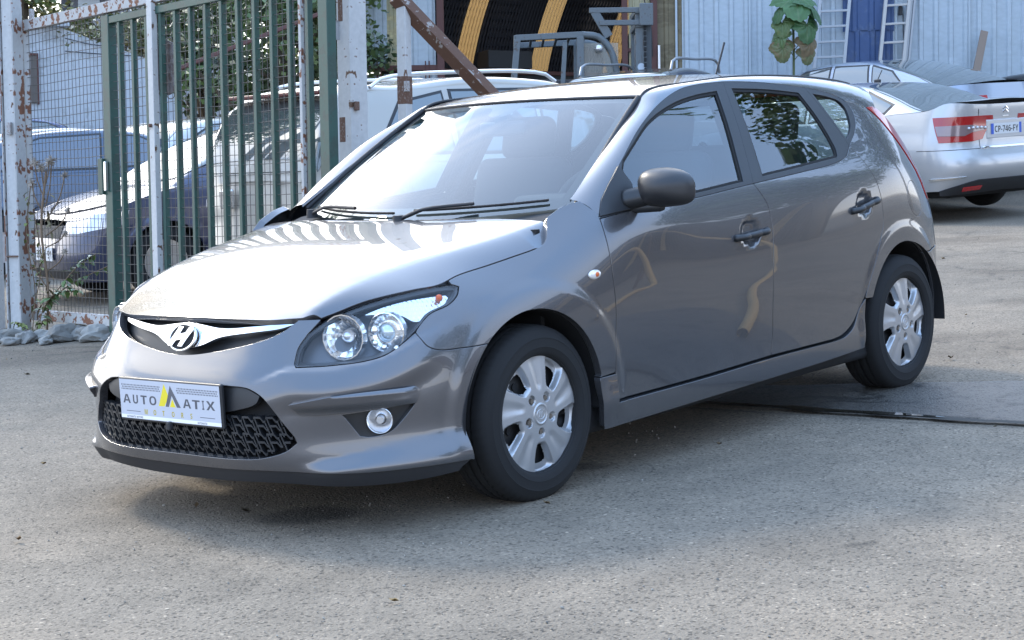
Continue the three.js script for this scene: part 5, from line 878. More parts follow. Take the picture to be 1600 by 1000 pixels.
{ // silver saloon seen from behind
  const g = spot('silver_saloon', 'silver saloon with red and clear tail lamps right of the hatchback', 'car', 3.90, 20.82, -.66, .08);
  const c = makeCar({ group: g, W: .93, x0: 2.39, x1: -2.39, color: [.44, .445, .455], metal: .55, fr: .35, rear: .32, wheels: [1.4, -1.42], sill: .24,
    top: [[2.39, .66], [2.0, .80], [1.2, .94], [.9, .98], [0, 1.0], [-1.0, 1.04], [-1.7, 1.09], [-2.1, 1.13], [-2.32, 1.17], [-2.42, 1.13]], roof: [[1.25, .93], [.8, 1.15], [.2, 1.40], [-.3, 1.46], [-.7, 1.45], [-1.2, 1.36], [-1.6, 1.22], [-1.95, 1.08], [-2.1, 1.0]], k: 2.0, shoulder: .05,
    rearIn: [[.2, .16], [.3, .06], [.4, 0], [.62, 0], [.69, .03], [.8, .045], [1.0, .05], [1.13, .045], [1.2, .05]],
    sideWindows: [[[.72, 1.06], [.15, 1.36], [-.15, 1.39], [-.22, 1.05]], [[-.30, 1.05], [-.24, 1.39], [-.75, 1.38], [-1.02, 1.33], [-1.10, 1.08]], [[-1.16, 1.09], [-1.08, 1.32], [-1.45, 1.185], [-1.38, 1.11]]],
    screens: [['rear_window', crv([[-.86, 0], [-.88, .3], [-.98, .56], [-1.45, .68], [-1.83, .72], [-1.86, .4], [-1.87, 0]])], ['windscreen', crv([[1.05, 0], [1.0, .5], [.9, .7], [.35, .6], [.32, 0]])]] });
  const rearPoly = (pts, off, m, n, h = .03) => { const q = pts.map(([z, y]) => c.RP(z, y)); const s = sheet(c.FL, q, { h, lip: .012, gap: 0, off }); part(n, s, m, g); part(n, flipZ(s), m, g); };
  const clearL = MP({ color: [.24, .17, .17], roughness: .12, clearcoat: 1, metalness: .2 });
  const red2 = MP({ color: [.34, .012, .014], roughness: .15, clearcoat: 1 });
  const sideS = (x, y) => [c.sAt(x), y];
  const tl = sheet(c.FL, [sideS(-2.08, 1.03), c.RP(.22, 1.03), c.RP(.20, .90), c.RP(.34, .87), c.RP(.40, .79), c.RP(.55, .77), sideS(-2.16, .77)], { h: .03, lip: .01, gap: 0, off: .006 }); part('tail_lamp', tl, red2, g); part('tail_lamp', flipZ(tl), red2, g);
  const cl = sheet(c.FL, [sideS(-2.12, .94), c.RP(.52, .94), c.RP(.42, .92), c.RP(.30, .92), c.RP(.36, .885), c.RP(.55, .865), c.RP(.66, .83), sideS(-2.15, .84)], { h: .03, lip: .004, gap: 0, off: .011 }); part('reversing_lamp', cl, clearL, g); part('reversing_lamp', flipZ(cl), clearL, g);
  for (const [z, y] of [[.60, .905], [.54, .91], [.48, .91], [.42, .91], [.36, .905]]) { const q = c.flank(...c.RP(z, y), .016), s = new THREE.SphereGeometry(.016, 10, 8); s.translate(q[0], q[1], -q[2]); part('lamp_cell', s, satin, g); part('lamp_cell', flipZ(s), satin, g); }
  rearPoly([[0, .32], [0, .24], [.90, .22], [.90, .27], [.62, .35], [.5, .37], [0, .37]], .008, softBlack, 'lower_bumper', .05);
  const st = sheet(c.FL, [sideS(-2.05, .375), c.RP(.70, .405), c.RP(.66, .415), sideS(-2.05, .40)], { h: .03, lip: .01, gap: 0, off: .012 }); part('chrome_strip', st, chrome, g); part('chrome_strip', flipZ(st), chrome, g);
  rearPoly([[.68, .30], [.42, .31], [.42, .27], [.68, .26]], .014, redLens, 'fog_lamp');
  rearPoly([[0, .705], [.42, .705], [.42, .69], [0, .69]], .012, chrome, 'lid_strip');
  const seam = sheet(c.FL, [sideS(-1.9, .694), c.RP(.45, .694), c.RP(.45, .688), sideS(-1.9, .688)], { h: .03, lip: 0, gap: 0, off: .002 }); part('bumper_seam', merge([seam, flipZ(seam)]), deepBlack, g);
  const lid = sheet(c.FL, [c.RP(.44, 1.10), c.RP(.447, 1.10), c.RP(.452, .69), c.RP(.445, .69)], { h: .03, lip: 0, gap: 0, off: .002 }); part('lid_seam', lid, deepBlack, g); part('lid_seam', flipZ(lid), deepBlack, g);
  const rx = c.flank(c.SE, .88)[0]; part('plate_recess', at(rbox(.02, .20, .66, .01), rx + .004, .885, 0), carPaint([.45, .46, .48], .5), g);
  part('number_plate', plane(.52, .112, rx - .010, .885, 0, -Math.PI / 2), plate(.52, .11, 'CP-746-FY'), g);
  for (const dy of [0, .032]) { part('chevron', merge([bar([rx + .000, 1.055 + dy, -.045], [rx - .004, 1.085 + dy, 0], .014, .012, 0), bar([rx - .004, 1.085 + dy, 0], [rx + .000, 1.055 + dy, .045], .014, .012, 0)]), chrome, g); }
  part('model_lettering', at(rbox(.006, .014, .10, .002), rx - .002, 1.015, .0), satin, g);
  part('aerial', merge([at(rbox(.09, .035, .03, .012), -.62, c.rf(-.62) + .012, 0), bar([-.62, c.rf(-.62) + .02, 0], [-.69, c.rf(-.62) + .13, 0], .007, .007, 0)]), softBlack, g);
}
{ // silver-blue fastback behind it
  const g = spot('silver_fastback', 'silver-blue fastback with wide sloping rear window behind the saloon', 'car', 4.55, 23.1, -.70, .34);
  const c = makeCar({ group: g, W: .92, x0: 2.4, x1: -2.4, color: [.29, .325, .39], metal: .5, wheels: [1.4, -1.4],
    top: [[2.4, .66], [1.9, .82], [1.1, .96], [0, 1.0], [-1.2, 1.05], [-1.9, 1.10], [-2.4, 1.12]], roof: [[1.4, .93], [.9, 1.18], [.3, 1.43], [-.2, 1.49], [-.7, 1.48], [-1.2, 1.38], [-1.7, 1.22], [-2.1, 1.05]], k: 2.1,
    sideWindows: [[[.85, 1.06], [.25, 1.38], [-.15, 1.42], [-.2, 1.06]], [[-.28, 1.06], [-.24, 1.42], [-.75, 1.41], [-.85, 1.10]], [[-.93, 1.1], [-.84, 1.40], [-1.15, 1.32], [-1.4, 1.13]]],
    screens: [['rear_window', crv([[-.78, 0], [-.80, .36], [-.95, .58], [-1.5, .70], [-1.98, .76], [-2.02, .4], [-2.03, 0]])]] });
  const s = sheet(c.FL, [c.RP(.88, .98), c.RP(.45, .98), c.RP(.45, .88), c.RP(.88, .84)], { h: .03, lip: .01, gap: 0, off: .006 }); part('tail_lamp', s, redLens, g); part('tail_lamp', flipZ(s), redLens, g);
  part('rear_wiper', bar(vadd(c.house(-1.95, 0), [0, .02, 0]), vadd(c.house(-1.93, .5), [0, .02, 0]), .02, .015), softBlack, g);
}
{ // white people carrier, its tail behind the gate
  const g = spot('white_carrier', 'dusty white people carrier parked tail-on behind the gate', 'car', -.24, 13.8, .82, 0);
  const c = makeCar({ group: g, W: .86, x0: 2.1, x1: -2.05, color: [.36, .34, .295], metal: 0, wheels: [1.3, -1.3], rear: .22,
    top: [[2.1, .72], [1.6, .92], [1.2, 1.0], [0, 1.03], [-1, 1.06], [-2.1, 1.08]], roof: [[1.75, .94], [1.2, 1.24], [.6, 1.56], [.1, 1.645], [-.6, 1.665], [-1.3, 1.63], [-1.72, 1.57], [-1.86, 1.42], [-2.0, 1.10], [-2.03, 1.0]], k: 3.0,
    rearIn: [[.2, .08], [.35, 0], [.5, 0], [.7, .02], [.9, .03], [1.05, .05]],
    sideWindows: [[[1.05, 1.1], [.55, 1.47], [.15, 1.54], [.12, 1.1]], [[.04, 1.1], [.07, 1.54], [-.72, 1.55], [-.75, 1.12]], [[-.84, 1.13], [-.82, 1.54], [-1.22, 1.48], [-1.52, 1.15]]],
    screens: [['rear_window', [[-1.76, 0], [-1.765, .55], [-1.80, .60], [-1.955, .69], [-1.985, .66], [-1.985, 0]]]] });
  const s = sheet(c.FL, [[c.sAt(-1.86), 1.03], c.RP(.70, 1.05), c.RP(.66, .94), c.RP(.70, .84), [c.sAt(-1.86), .80]], { h: .03, lip: .01, gap: 0, off: .008 }); const q = MP({ color: [.55, .03, .03], roughness: .15, clearcoat: 1 }); part('tail_lamp', s, q, g); part('tail_lamp', flipZ(s), q, g);
  const rv = sheet(c.FL, [c.RP(.80, .86), c.RP(.70, .88), c.RP(.70, .82), c.RP(.80, .81)], { h: .03, lip: .004, gap: 0, off: .014 }); part('reversing_lamp', rv, satin, g); part('reversing_lamp', flipZ(rv), satin, g);
  part('hatch_handle', at(rbox(.03, .14, .16, .02), -2.06, .88, -.32), chrome, g);
  part('stop_lamp_spoiler', at(rbox(.14, .03, 1.1, .012), -1.78, 1.585, 0), M({ color: [.10, .012, .012], roughness: .3 }), g);
  part('rear_wiper', bar([-2.0, 1.09, .05], [-1.93, 1.16, -.42], .018, .014), softBlack, g);
  for (const z of [-.60, .60]) part('roof_bar', tube([[.35, 1.60, z], [.25, 1.655, z], [-.6, 1.69, z], [-1.35, 1.655, z], [-1.45, 1.60, z]], .014, 8), carPaint([.7, .7, .7]), g);
  for (let k = 0; k < 2; k++) part('hatch_seam', at(rbox(.004, .006, 1.36, .001), -2.045, [1.06, .55][k], 0), deepBlack, g);
}
const hatch = (name, label, a, b, hd, h, color, extra = {}) => makeCar({ group: spot(name, label, 'car', a, b, hd, h), W: .84, x0: 2.0, x1: -1.95, color, metal: .35, wheels: [1.25, -1.25], rear: .24,
  top: [[2.0, .68], [1.5, .86], [.95, .96], [0, .98], [-1.0, 1.0], [-1.95, 1.02]], roof: [[1.25, .90], [.8, 1.14], [.25, 1.37], [-.3, 1.44], [-.8, 1.43], [-1.3, 1.34], [-1.65, 1.20], [-1.9, .98]], k: 2.4,
  sideWindows: [[[.78, 1.03], [.2, 1.32], [-.12, 1.36], [-.15, 1.03]], [[-.23, 1.03], [-.2, 1.36], [-.8, 1.35], [-1.1, 1.26], [-1.3, 1.10], [-1.2, 1.05]]], screens: [['windscreen', crv([[1.12, 0], [1.08, .45], [.98, .66], [.40, .58], [.36, 0]])], ['rear_window', crv([[-1.28, 0], [-1.3, .5], [-1.62, .62], [-1.78, .62], [-1.8, 0]])]], ...extra });
{
  const c = hatch('blue_grey_hatchback', 'blue-grey hatchback seen side-on through the mesh', -4.2, 19.3, 1.22, 0.05, [.045, .075, .125], { glass: MP({ color: [.03, .05, .085], roughness: .06, clearcoat: 1, ior: 1.9 }) });
  const s = sheet(c.FL, [[c.sAt(-1.6), .56], [c.sAt(1.5), .56], [c.sAt(1.5), .44], [c.sAt(-1.6), .44]], { h: .05, lip: .01, gap: 0, off: .010 }); part('side_moulding', merge([s, flipZ(s)]), softBlack, c.g);
  const t = sheet(c.FL, [c.RP(.8, .98), c.RP(.66, .98), c.RP(.66, .74), c.RP(.8, .74)], { h: .03, lip: .01, gap: 0, off: .006 }); part('tail_lamp', t, redLens, c.g); part('tail_lamp', flipZ(t), redLens, c.g);
}
{
  const c = hatch('blue_saloon', 'dark blue car with pale sunlit bonnet and number plate behind the mesh', -2.24, 16.1, -2.164, 0, [.026, .033, .075], { metal: .3, top: [[2.0, .66], [1.5, .84], [.95, .95], [0, .98], [-1.0, 1.0], [-1.95, 1.02]] });
  const lampM = MP({ color: [.62, .64, .70], metalness: .6, roughness: .1, clearcoat: 1 }), fz = c.zAtFront, q = (z, y) => [fz(z), y];
  const s = sheet(c.FL, [q(.40, .70), q(.62, .74), [c.sAt(1.55), .77], [c.sAt(1.60), .66], q(.62, .60), q(.42, .60)], { h: .03, lip: .01, gap: 0, off: .004 }); part('headlight', s, lampM, c.g); part('headlight', flipZ(s), lampM, c.g);
  const gr = sheet(c.FL, [[0, .66], q(.36, .66), q(.34, .56), [0, .56]], { h: .03, lip: .01, gap: 0, off: .004 }); part('grille', merge([gr, flipZ(gr)]), softBlack, c.g);
  const lo = sheet(c.FL, [[0, .30], q(.6, .30), q(.55, .22), [0, .22]], { h: .03, lip: .01, gap: 0, off: .004 }); part('lower_intake', merge([lo, flipZ(lo)]), softBlack, c.g);
  part('number_plate', plane(.52, .112, c.flank(0, .43)[0] + .012, .43, 0, Math.PI / 2), plate(.52, .11, '4120 JU 91', false), c.g);
  const dl = []; for (let i = 0; i <= 12; i++) { const z = -.66 + 1.32 * i / 12; dl.push(vadd(c.deck(1.86 - .28 * (z / .66) ** 2, z), [0, .004, 0])); } part('bonnet_seam', tube(dl, .006, 5), deepBlack, c.g);
}
hatch('white_hatchback', 'white car whose roof shows behind the blue-grey hatchback', -5.0, 21.6, 1.35, .1, [.54, .53, .50], { metal: 0 });
hatch('navy_car', 'navy car roof at the far left before the white building', -6.3, 23.6, 1.1, .3, [.03, .05, .13]);
hatch('pale_hatchback', 'small pale car showing left of the white carrier', -3.30, 20.6, .5, .1, [.48, .48, .46], { metal: 0 });
{
  const c = hatch('dark_estate', 'dark car with grey roof rails behind the hatchback roof', 1.95, 21.0, .45, .32, [.045, .042, .042], { roof: [[1.25, .90], [.8, 1.14], [.25, 1.40], [-.3, 1.49], [-.8, 1.50], [-1.3, 1.46], [-1.7, 1.30], [-1.9, .98]] });
  for (const z of [-.54, .54]) { const r = group('roof_rail_bar', c.g); part('rail', tube([[.35, 1.43, z], [.30, 1.545, z], [-.5, 1.585, z], [-1.22, 1.555, z], [-1.28, 1.46, z]], .016, 8), M({ color: [.25, .26, .27], roughness: .4, metalness: .5 }), r); }
}
hatch('black_hatchback', 'black car cut off by the right edge of the photo', 6.95, 23.3, -.45, .14, [.03, .032, .036]);
// ---------------------------------------------------------------- buildings, forklift, ladders, trees
const sheetWhite = new THREE.MeshStandardMaterial({ map: peeling([.43, .485, .52], [.38, .43, .46], .55, 1, 3, 15), roughness: .55, metalness: 0 });
const sheetCream = new THREE.MeshStandardMaterial({ map: peeling([.39, .35, .21], [.44, .37, .20], .05, 1, 3, 18), roughness: .6 });
const sheetTan = new THREE.MeshStandardMaterial({ map: peeling([.20, .16, .09], [.155, .12, .063], .0, 1, 4, 21), roughness: .7 });
const sheetBlue = new THREE.MeshStandardMaterial({ map: peeling([.042, .085, .20], [.06, .10, .20], .12, 2, 2, 24), roughness: .6 });
const oxide = M({ color: [.10, .042, .035], roughness: .75 });
function ribbed(w, h, pitch = .235, d = .032, y0 = 0, x0 = 0) { // trapezoid-ribbed cladding, width along x, facing +z
  const s = [], n = Math.ceil(w / pitch); for (let i = 0; i < n; i++) for (const [u, z] of [[0, 0], [.48, 0], [.58, 1], [.80, 1], [.90, 0]]) { const x = (i + u) * pitch; if (x <= w) s.push([x, z * d]); } s.push([w, 0]);
  const mb = new MB(); for (let i = 0; i < s.length - 1; i++) { const [ax, az] = s[i], [bx, bz] = s[i + 1], l = Math.hypot(bx - ax, bz - az), nn = [-(bz - az) / l, 0, (bx - ax) / l]; mb.quad(mb.v([x0 + ax, y0, az], nn, [ax * .6, y0 * .4]), mb.v([x0 + bx, y0, bz], nn, [bx * .6, y0 * .4]), mb.v([x0 + bx, y0 + h, bz], nn, [bx * .6, (y0 + h) * .4]), mb.v([x0 + ax, y0 + h, az], nn, [ax * .6, (y0 + h) * .4])); }
  return mb.geo();
}
{
  const w = yardThing('clad_wall', 'long pale ribbed metal wall behind the parked cars', 'wall', 2.36, 24.5, { h: .05 });
  for (let k = 0; k < 9; k++) part('wall_sheet', ribbed(1.02, 6.2, .204, .030, -.2, k * 1.0 - (k > 2 ? 0 : 0)), sheetWhite, w);
  for (let k = 9; k < 16; k++) part('wall_sheet', ribbed(1.02, 6.2, .204, .030, -.2, k * 1.0), sheetWhite, w);
  for (let k = 0; k < 16; k++) part('wall_flashing', put(rbox(.03, 6.1, .012, .003), k * 1.0, 2.9, .036), k === 4 ? sheetWhite : sheetWhite, w);
  part('wall_back', put(new THREE.BoxGeometry(16, 6.2, .1), 8, 2.9, -.08), sheetWhite, w);
  const d = group('blue_panel', w); d.position.set(2.27, 0, .045);
  part('panel_sheet', ribbed(.70, 2.4, .23, .022, 2.33, 0), sheetBlue, d); part('panel_sheet', ribbed(.64, 2.55, .213, .022, -.2, .045), sheetBlue, d);
  part('wall_bracket', put(rbox(.05, .12, .06, .006), 3.05, 2.60, .08), softBlack, w); part('cable', tube([[3.09, 2.55, .05], [3.10, 2.0, .05], [3.10, 1.2, .05]], .006, 5), softBlack, w);
  // gateway: tan sheets beside it, oxide posts
  const e = yardThing('hall_front', 'hall front with oxide red posts, cream and tan sheets beside its opening', 'building front', -1.95, 24.5, { h: .05 });
  part('front_sheet', ribbed(.36, 4.4, .12, .012, 2.12, 0), sheetWhite, e); part('front_sheet', ribbed(.24, 4.4, .06, .008, 2.12, .36), sheetCream, e); part('front_sheet', ribbed(.42, 4.4, .21, .014, 2.12, .60), sheetWhite, e);
  part('plinth_sheet', ribbed(1.06, 2.02, .21, .012, 0, 0), sheetWhite, e);
  part('rail', put(rbox(1.1, .07, .06, .004), .52, 2.10, .05), oxide, e); for (const x of [.22, .27, .88, .93]) part('rail_stud', put(rbox(.018, .34, .02, .002), x, 2.02, .07), oxide, e);
  part('front_post', put(rbox(.10, 6.6, .10, .006), 1.09, 3.2, .06), oxide, e); part('front_post', put(rbox(.08, 6.6, .08, .006), 3.60, 3.2, .05), oxide, e); part('front_post', put(rbox(.09, 6.6, .09, .006), 4.00, 3.2, .05), oxide, e);
  part('front_sheet', ribbed(.30, 4.6, .10, .010, 1.92, 3.66), sheetCream, e); part('front_sheet', ribbed(.36, 4.6, .18, .016, 2.04, 4.05), sheetTan, e);
  part('sill_bar', put(rbox(.36, .03, .06, .004), 4.22, 2.03, .04), oxide, e); part('sill_bar', put(rbox(.34, .05, .05, .004), 3.80, 2.30, .02), oxide, e); part('plinth_sheet', ribbed(.75, 1.95, .25, .012, 0, 3.65), M({ color: [.22, .21, .19], roughness: .8 }), e);
  part('down_pipe', put(new THREE.CylinderGeometry(.02, .02, 1.5, 10), 4.06, 1.6, .12), satin, e); part('loose_cable', tube([[3.86, 3.0, .1], [3.95, 2.6, .14], [3.97, 2.2, .12]], .008, 6), softBlack, e);
  part('front_lintel', put(rbox(2.6, .5, .10, .01), 2.35, 6.4, .02), oxide, e);
}
const hutDark = new THREE.MeshStandardMaterial({ color: new THREE.Color().setRGB(.055, .055, .062), roughness: .55, metalness: .5 }), hutYellow = MP({ color: [.34, .215, .085], roughness: .75, transmission: .4, thickness: 0 });
function arched(g, { R, t0, n, bay, strip, phi0, phi1, y0, pitch = .05, d = .011, yellow = hutYellow, dark = hutDark }) { // one flank of a barrel hall: its arc rises from the wall foot and leans inwards; bays run along local x
  const arcSheet = (xa, xb) => {
    const mb = new MB(), nx = Math.max(2, Math.round((xb - xa) / (pitch / 4))), np = 26, ids = [];
    for (let i = 0; i <= nx; i++) { ids.push([]); for (let j = 0; j <= np; j++) { const x = lerp(xa, xb, i / nx), f = lerp(phi0, phi1, j / np), q = x / pitch * 6.283, r = R + d * Math.sin(q), nn = vnorm([-Math.cos(q) * d * 6.283 / pitch, -Math.sin(f), Math.cos(f)]); ids[i].push(mb.v([x, y0 + (r * Math.sin(f) - R * Math.sin(phi0)), -(r * Math.cos(f) - R * Math.cos(phi0))], nn.map((v, k) => (k === 1 ? v : v)), [x, f])); } }
    for (let i = 0; i < nx; i++) for (let j = 0; j < np; j++) mb.quad(ids[i][j], ids[i + 1][j], ids[i + 1][j + 1], ids[i][j + 1]);
    return mb.geo();
  };
  let x = t0; for (let k = 0; k < n; k++) { part('roof_sheet', arcSheet(x, x + bay), dark, g); x += bay; part('light_strip', arcSheet(x, x + strip), yellow, g); x += strip; }
  return x;
}
{
  const h = yardThing('arched_hall', 'dark corrugated arched hall with yellow light strips, open to the yard', 'hall', -1.02, 25.6, { turn: .46, h: .05 });
  arched(h, { R: 3.4, t0: -.6, n: 7, bay: .93, strip: .29, phi0: .40, phi1: 1.45, y0: 2.05 });
  part('hall_wall', put(rbox(8.6, 2.08, .12, .01), 3.5, 1.0, .04), M({ color: [.035, .034, .033], roughness: .9 }), h); part('wall_plate', put(rbox(8.6, .06, .14, .01), 3.5, 2.05, .06), oxide, h);
  part('stored_box', put(rbox(.7, .25, .4, .01), 1.0, 2.2, .3), M({ color: [.02, .02, .02] }), h);
  part('hall_floor', put(rbox(9, .04, 7, .01), 3.5, -.06, -3), M({ color: [.08, .078, .075], roughness: .9 }), h); part('hall_end', put(new THREE.BoxGeometry(.1, 6, 6), 7.8, 3, -2.6), M({ color: [.03, .03, .033] }), h);
}
{ // forklift
  const g = yardThing('forklift', 'old grey-blue forklift truck before the arched hall', 'forklift', .62, 21.2, { h: .06 }), fm = new THREE.MeshStandardMaterial({ map: peeling([.11, .13, .14], [.08, .065, .055], .22, 2, 2, 30), roughness: .55 }), fmD = M({ color: [.045, .055, .062], roughness: .6 });
  const guard = group('overhead_guard', g), B = (a, b, w, d = w, m = fm, n = 'guard_bar', p = guard) => part(n, uvBox(bar(a, b, w, d, .006)), m, p);
  for (const z of [.0, -.95]) { B([-.55, 1.35, z], [-.46, 2.20, z], .075); B([.28, 1.2, z], [.28, 2.22, z], .085); B([-.48, 2.22, z], [.32, 2.25, z], .07); part('guard_bar', tube([[.30, 2.25, z], [.50, 2.22, z], [.63, 2.08, z], [.72, 1.75, z], [.76, 1.45, z]], .04, 8), fm, guard); }
  for (const x of [-.47, .30]) B([x, 2.22, 0], [x, 2.22, -.95], .07); for (let k = 0; k < 5; k++) B([-.3 + k * .15, 2.21, -.02], [-.3 + k * .15, 2.21, -.93], .03, .02, fmD);
  B([.05, 1.4, .02], [.10, 2.16, .02], .055, .04, fm, 'exhaust_stack', g);
  part('guard_pane', plane(.42, .62, .52, 1.84, -.02, 0), MP({ color: [.55, .56, .50], transmission: .8, thickness: 0, roughness: .2 }), guard); part('work_lamp', put(new THREE.SphereGeometry(.05, 14, 10), .5, 2.08, .05), satin, g);
  part('counterweight', put(rbox(.75, .95, 1.05, .12, 4), -.50, .80, -.48), fm, g); part('engine_hood', put(rbox(.8, .35, .8, .06, 3), .05, 1.10, -.48), fmD, g); part('seat', put(rbox(.45, .5, .45, .06, 3), .0, 1.5, -.48), softBlack, g);
  const mast = group('mast', g);
  for (const z of [-.05, -.75]) { part('mast_channel', put(rbox(.13, 2.1, .09, .008), 1.0, 1.50, z), fm, mast); part('mast_channel', put(rbox(.07, 2.3, .07, .008), 1.09, 1.40, z), fmD, mast); }
  for (let k = 0; k < 26; k++) part('chain_link', put(rbox(.030, .05, .030, .006, 1), 1.045, .95 + k * .062, .03), deepBlack, mast);
  for (const [y, z] of [[2.52, -.4], [2.36, -.4]]) part('mast_crossbar', put(rbox(.10, .07, .85, .008), .98, y, z), fm, mast);
  part('mast_crossbar', put(rbox(.62, .06, .06, .006), .70, 2.53, .0), fm, mast); part('mast_crossbar', put(rbox(.50, .06, .06, .006), .76, 2.38, .02), fm, mast); part('mast_plate', put(rbox(.16, .26, .05, .01), 1.06, 2.47, .06), fm, mast); part('mast_plate', uvBox(bar([.45, 2.52, .0], [.62, 2.22, .0], .10, .05)), fm, mast); part('lift_cylinder', put(new THREE.CylinderGeometry(.045, .045, 1.9, 14), .98, 1.3, -.2), satin, mast); part('round_sticker', put(new THREE.CylinderGeometry(.045, .045, .006, 18), 1.0, 1.86, .0, Math.PI / 2), M({ color: [.45, .5, .55] }), mast);
  for (const z of [-.2, -.65]) part('fork', merge([put(rbox(.05, .6, .11, .01), 1.17, .5, z), put(rbox(1.0, .05, .11, .01), 1.65, .2, z)]), fmD, g);
  for (const [x, r] of [[.75, .34], [-.45, .26]]) for (const z of [-.02, -.94]) { const w = new THREE.CylinderGeometry(r, r, .2, 28); w.rotateX(Math.PI / 2); part('wheel', put(w, x, r, z), rubber, g); }
}
function ladder(label, a, tilt, w, h, rw, rungs, m) {
  const g = yardThing('ladder', label, 'ladder', a, 24.15, { h: .1 }), lean = [tilt * h, h, -.28];
  for (const s of [0, w]) part('stile', bar([s, 0, .0], [s + lean[0], h, lean[2]], .045, rw, .004), m, g);
  for (let k = 1; k * rungs < h - .1; k++) { const t = k * rungs / h; part('rung', bar([lean[0] * t, h * t, lean[2] * t], [w + lean[0] * t, h * t + .015, lean[2] * t], .032, .03, .006), m, g); }
  return g;
}
const alu = M({ color: [.36, .37, .38], metalness: .3, roughness: .5 });
ladder('wide aluminium ladder leaning left of the blue panel', 4.03, .105, .40, 3.4, .03, .208, alu);
{ const l = ladder('double aluminium ladder leaning right of the blue panel', 4.90, .115, .32, 3.4, .06, .253, M({ color: [.43, .41, .385], metalness: .2, roughness: .55 })); for (const s of [.36, .40]) part('stile', bar([s, 0, -.06], [s + .40, 3.4, -.34], .03, .03, .004), alu, l); }
{ const g = yardThing('wooden_plank', 'weathered wooden plank leaning on the ribbed wall at right', 'plank', 6.0, 24.1, { h: .1 }); part('board', bar([0, 0, .2], [.52, 2.12, -.18], .10, .035, .003), M({ color: [.25, .19, .15], roughness: .9 }), g); }
{ // big-leaved plant
  const g = yardThing('large_leaf_plant', 'tall plant with big drooping leaves against the ribbed wall', 'plant', 3.80, 23.5, {}), st = M({ color: [.10, .12, .05], roughness: .8 });
  part('stem', tube([[-.02, 0, 0], [0, .9, 0], [.01, 1.8, 0], [.0, 2.35, 0]], .016, 7), st, g);
  const veined = (c, blot) => MP({ color: [1, 1, 1], roughness: .55, transmission: .2, thickness: 0, map: dtex(128, 128, (x, y) => { const t = (x / 127 - .5) * 5.4, r = y / 127, v = Math.max(...[-2.1, -1.05, 0, 1.05, 2.1].map((q) => smooth(.05, .0, Math.abs(t - q) * r))), side = .5 + .5 * Math.cos((r * 26 - Math.abs(((t + 8.4) % 1.05) - .52) * 16)), n = fbm(x * .05, y * .05, c[0] * 90, 4), br = smooth(.05, .4, n + blot + .25 * (r - .6)), d = .8 + .3 * n + .10 * side; return c.map((q, i) => Math.pow(Math.max(.003, lerp(lerp(q * d, [.15, .20, .09][i], v * .55), [.20, .13, .05][i] * d, br)), 1 / 2.2)); }) });
  const cols = [veined([.075, .18, .05], -.4), veined([.06, .15, .045], -.35), veined([.11, .18, .05], -.15), veined([.14, .15, .045], .1), veined([.17, .12, .05], .35)];
  const leaf = (sz, droop) => { // five-lobed blade hanging from its stalk
    const mb = new MB(), rings = 9, seg = 60, ids = []; for (let i = 0; i <= rings; i++) { ids.push([]); for (let j = 0; j <= seg; j++) { const q = j / seg, t = (q - .5) * 5.4, lobe = Math.abs(Math.cos(t * 2.99 * .5 * 1.0)), rad = (i / rings) * sz * (.70 + .32 * Math.pow(Math.abs(Math.cos(t * 1.496)), 1.6)) * (1 - .25 * smooth(1.6, 2.7, Math.abs(t))) * (1 + .03 * Math.sin(t * 23)), x = rad * Math.sin(t), y = rad * Math.cos(t), fold = .13 * sz * Math.abs(Math.sin(t * 1.496)) * (i / rings), z = -droop * (x * x * 1.3 + y * y * .7) / sz + fold + .03 * sz * Math.sin(t * 9 + i); ids[i].push(mb.v([x, z, y + sz * .15], [0, 1, 0], [q, i / rings])); } }
    for (let i = 0; i < rings; i++) for (let j = 0; j < seg; j++) mb.quad(ids[i][j], ids[i + 1][j], ids[i + 1][j + 1], ids[i][j + 1]); const q = mb.geo(); q.computeVertexNormals(); return q;
  };
  for (const [x, y, z, sz, pitch, yaw, roll, c] of [[.02, 2.52, .06, .34, .75, .05, 0, 0], [-.14, 2.42, .02, .26, .8, -1.0, .30, 1], [.22, 2.42, .02, .28, .8, 1.0, -.3, 1], [-.16, 2.20, .12, .19, 1.2, -.4, .1, 2], [.15, 2.18, .14, .24, 1.25, .3, 0, 1], [-.20, 2.02, .08, .17, 1.25, -.7, .2, 2], [-.17, 1.88, .12, .19, 1.35, -.2, .1, 3], [.18, 1.93, .12, .18, 1.4, .3, -.1, 4], [.17, 1.80, .10, .15, 1.4, .2, 0, 3], [-.02, 2.5, -.06, .2, .8, 3.0, 0, 0]]) {
    const l = leaf(sz, .45); l.rotateX(pitch); l.rotateZ(roll); l.rotateY(yaw); l.translate(x, y, z); part('leaf', l, cols[c], g); part('leaf_stalk', tube([[.0, y - .12, 0], [x * .5, y - .02, z * .6], [x, y, z]], .006, 5), st, g);
  }
}
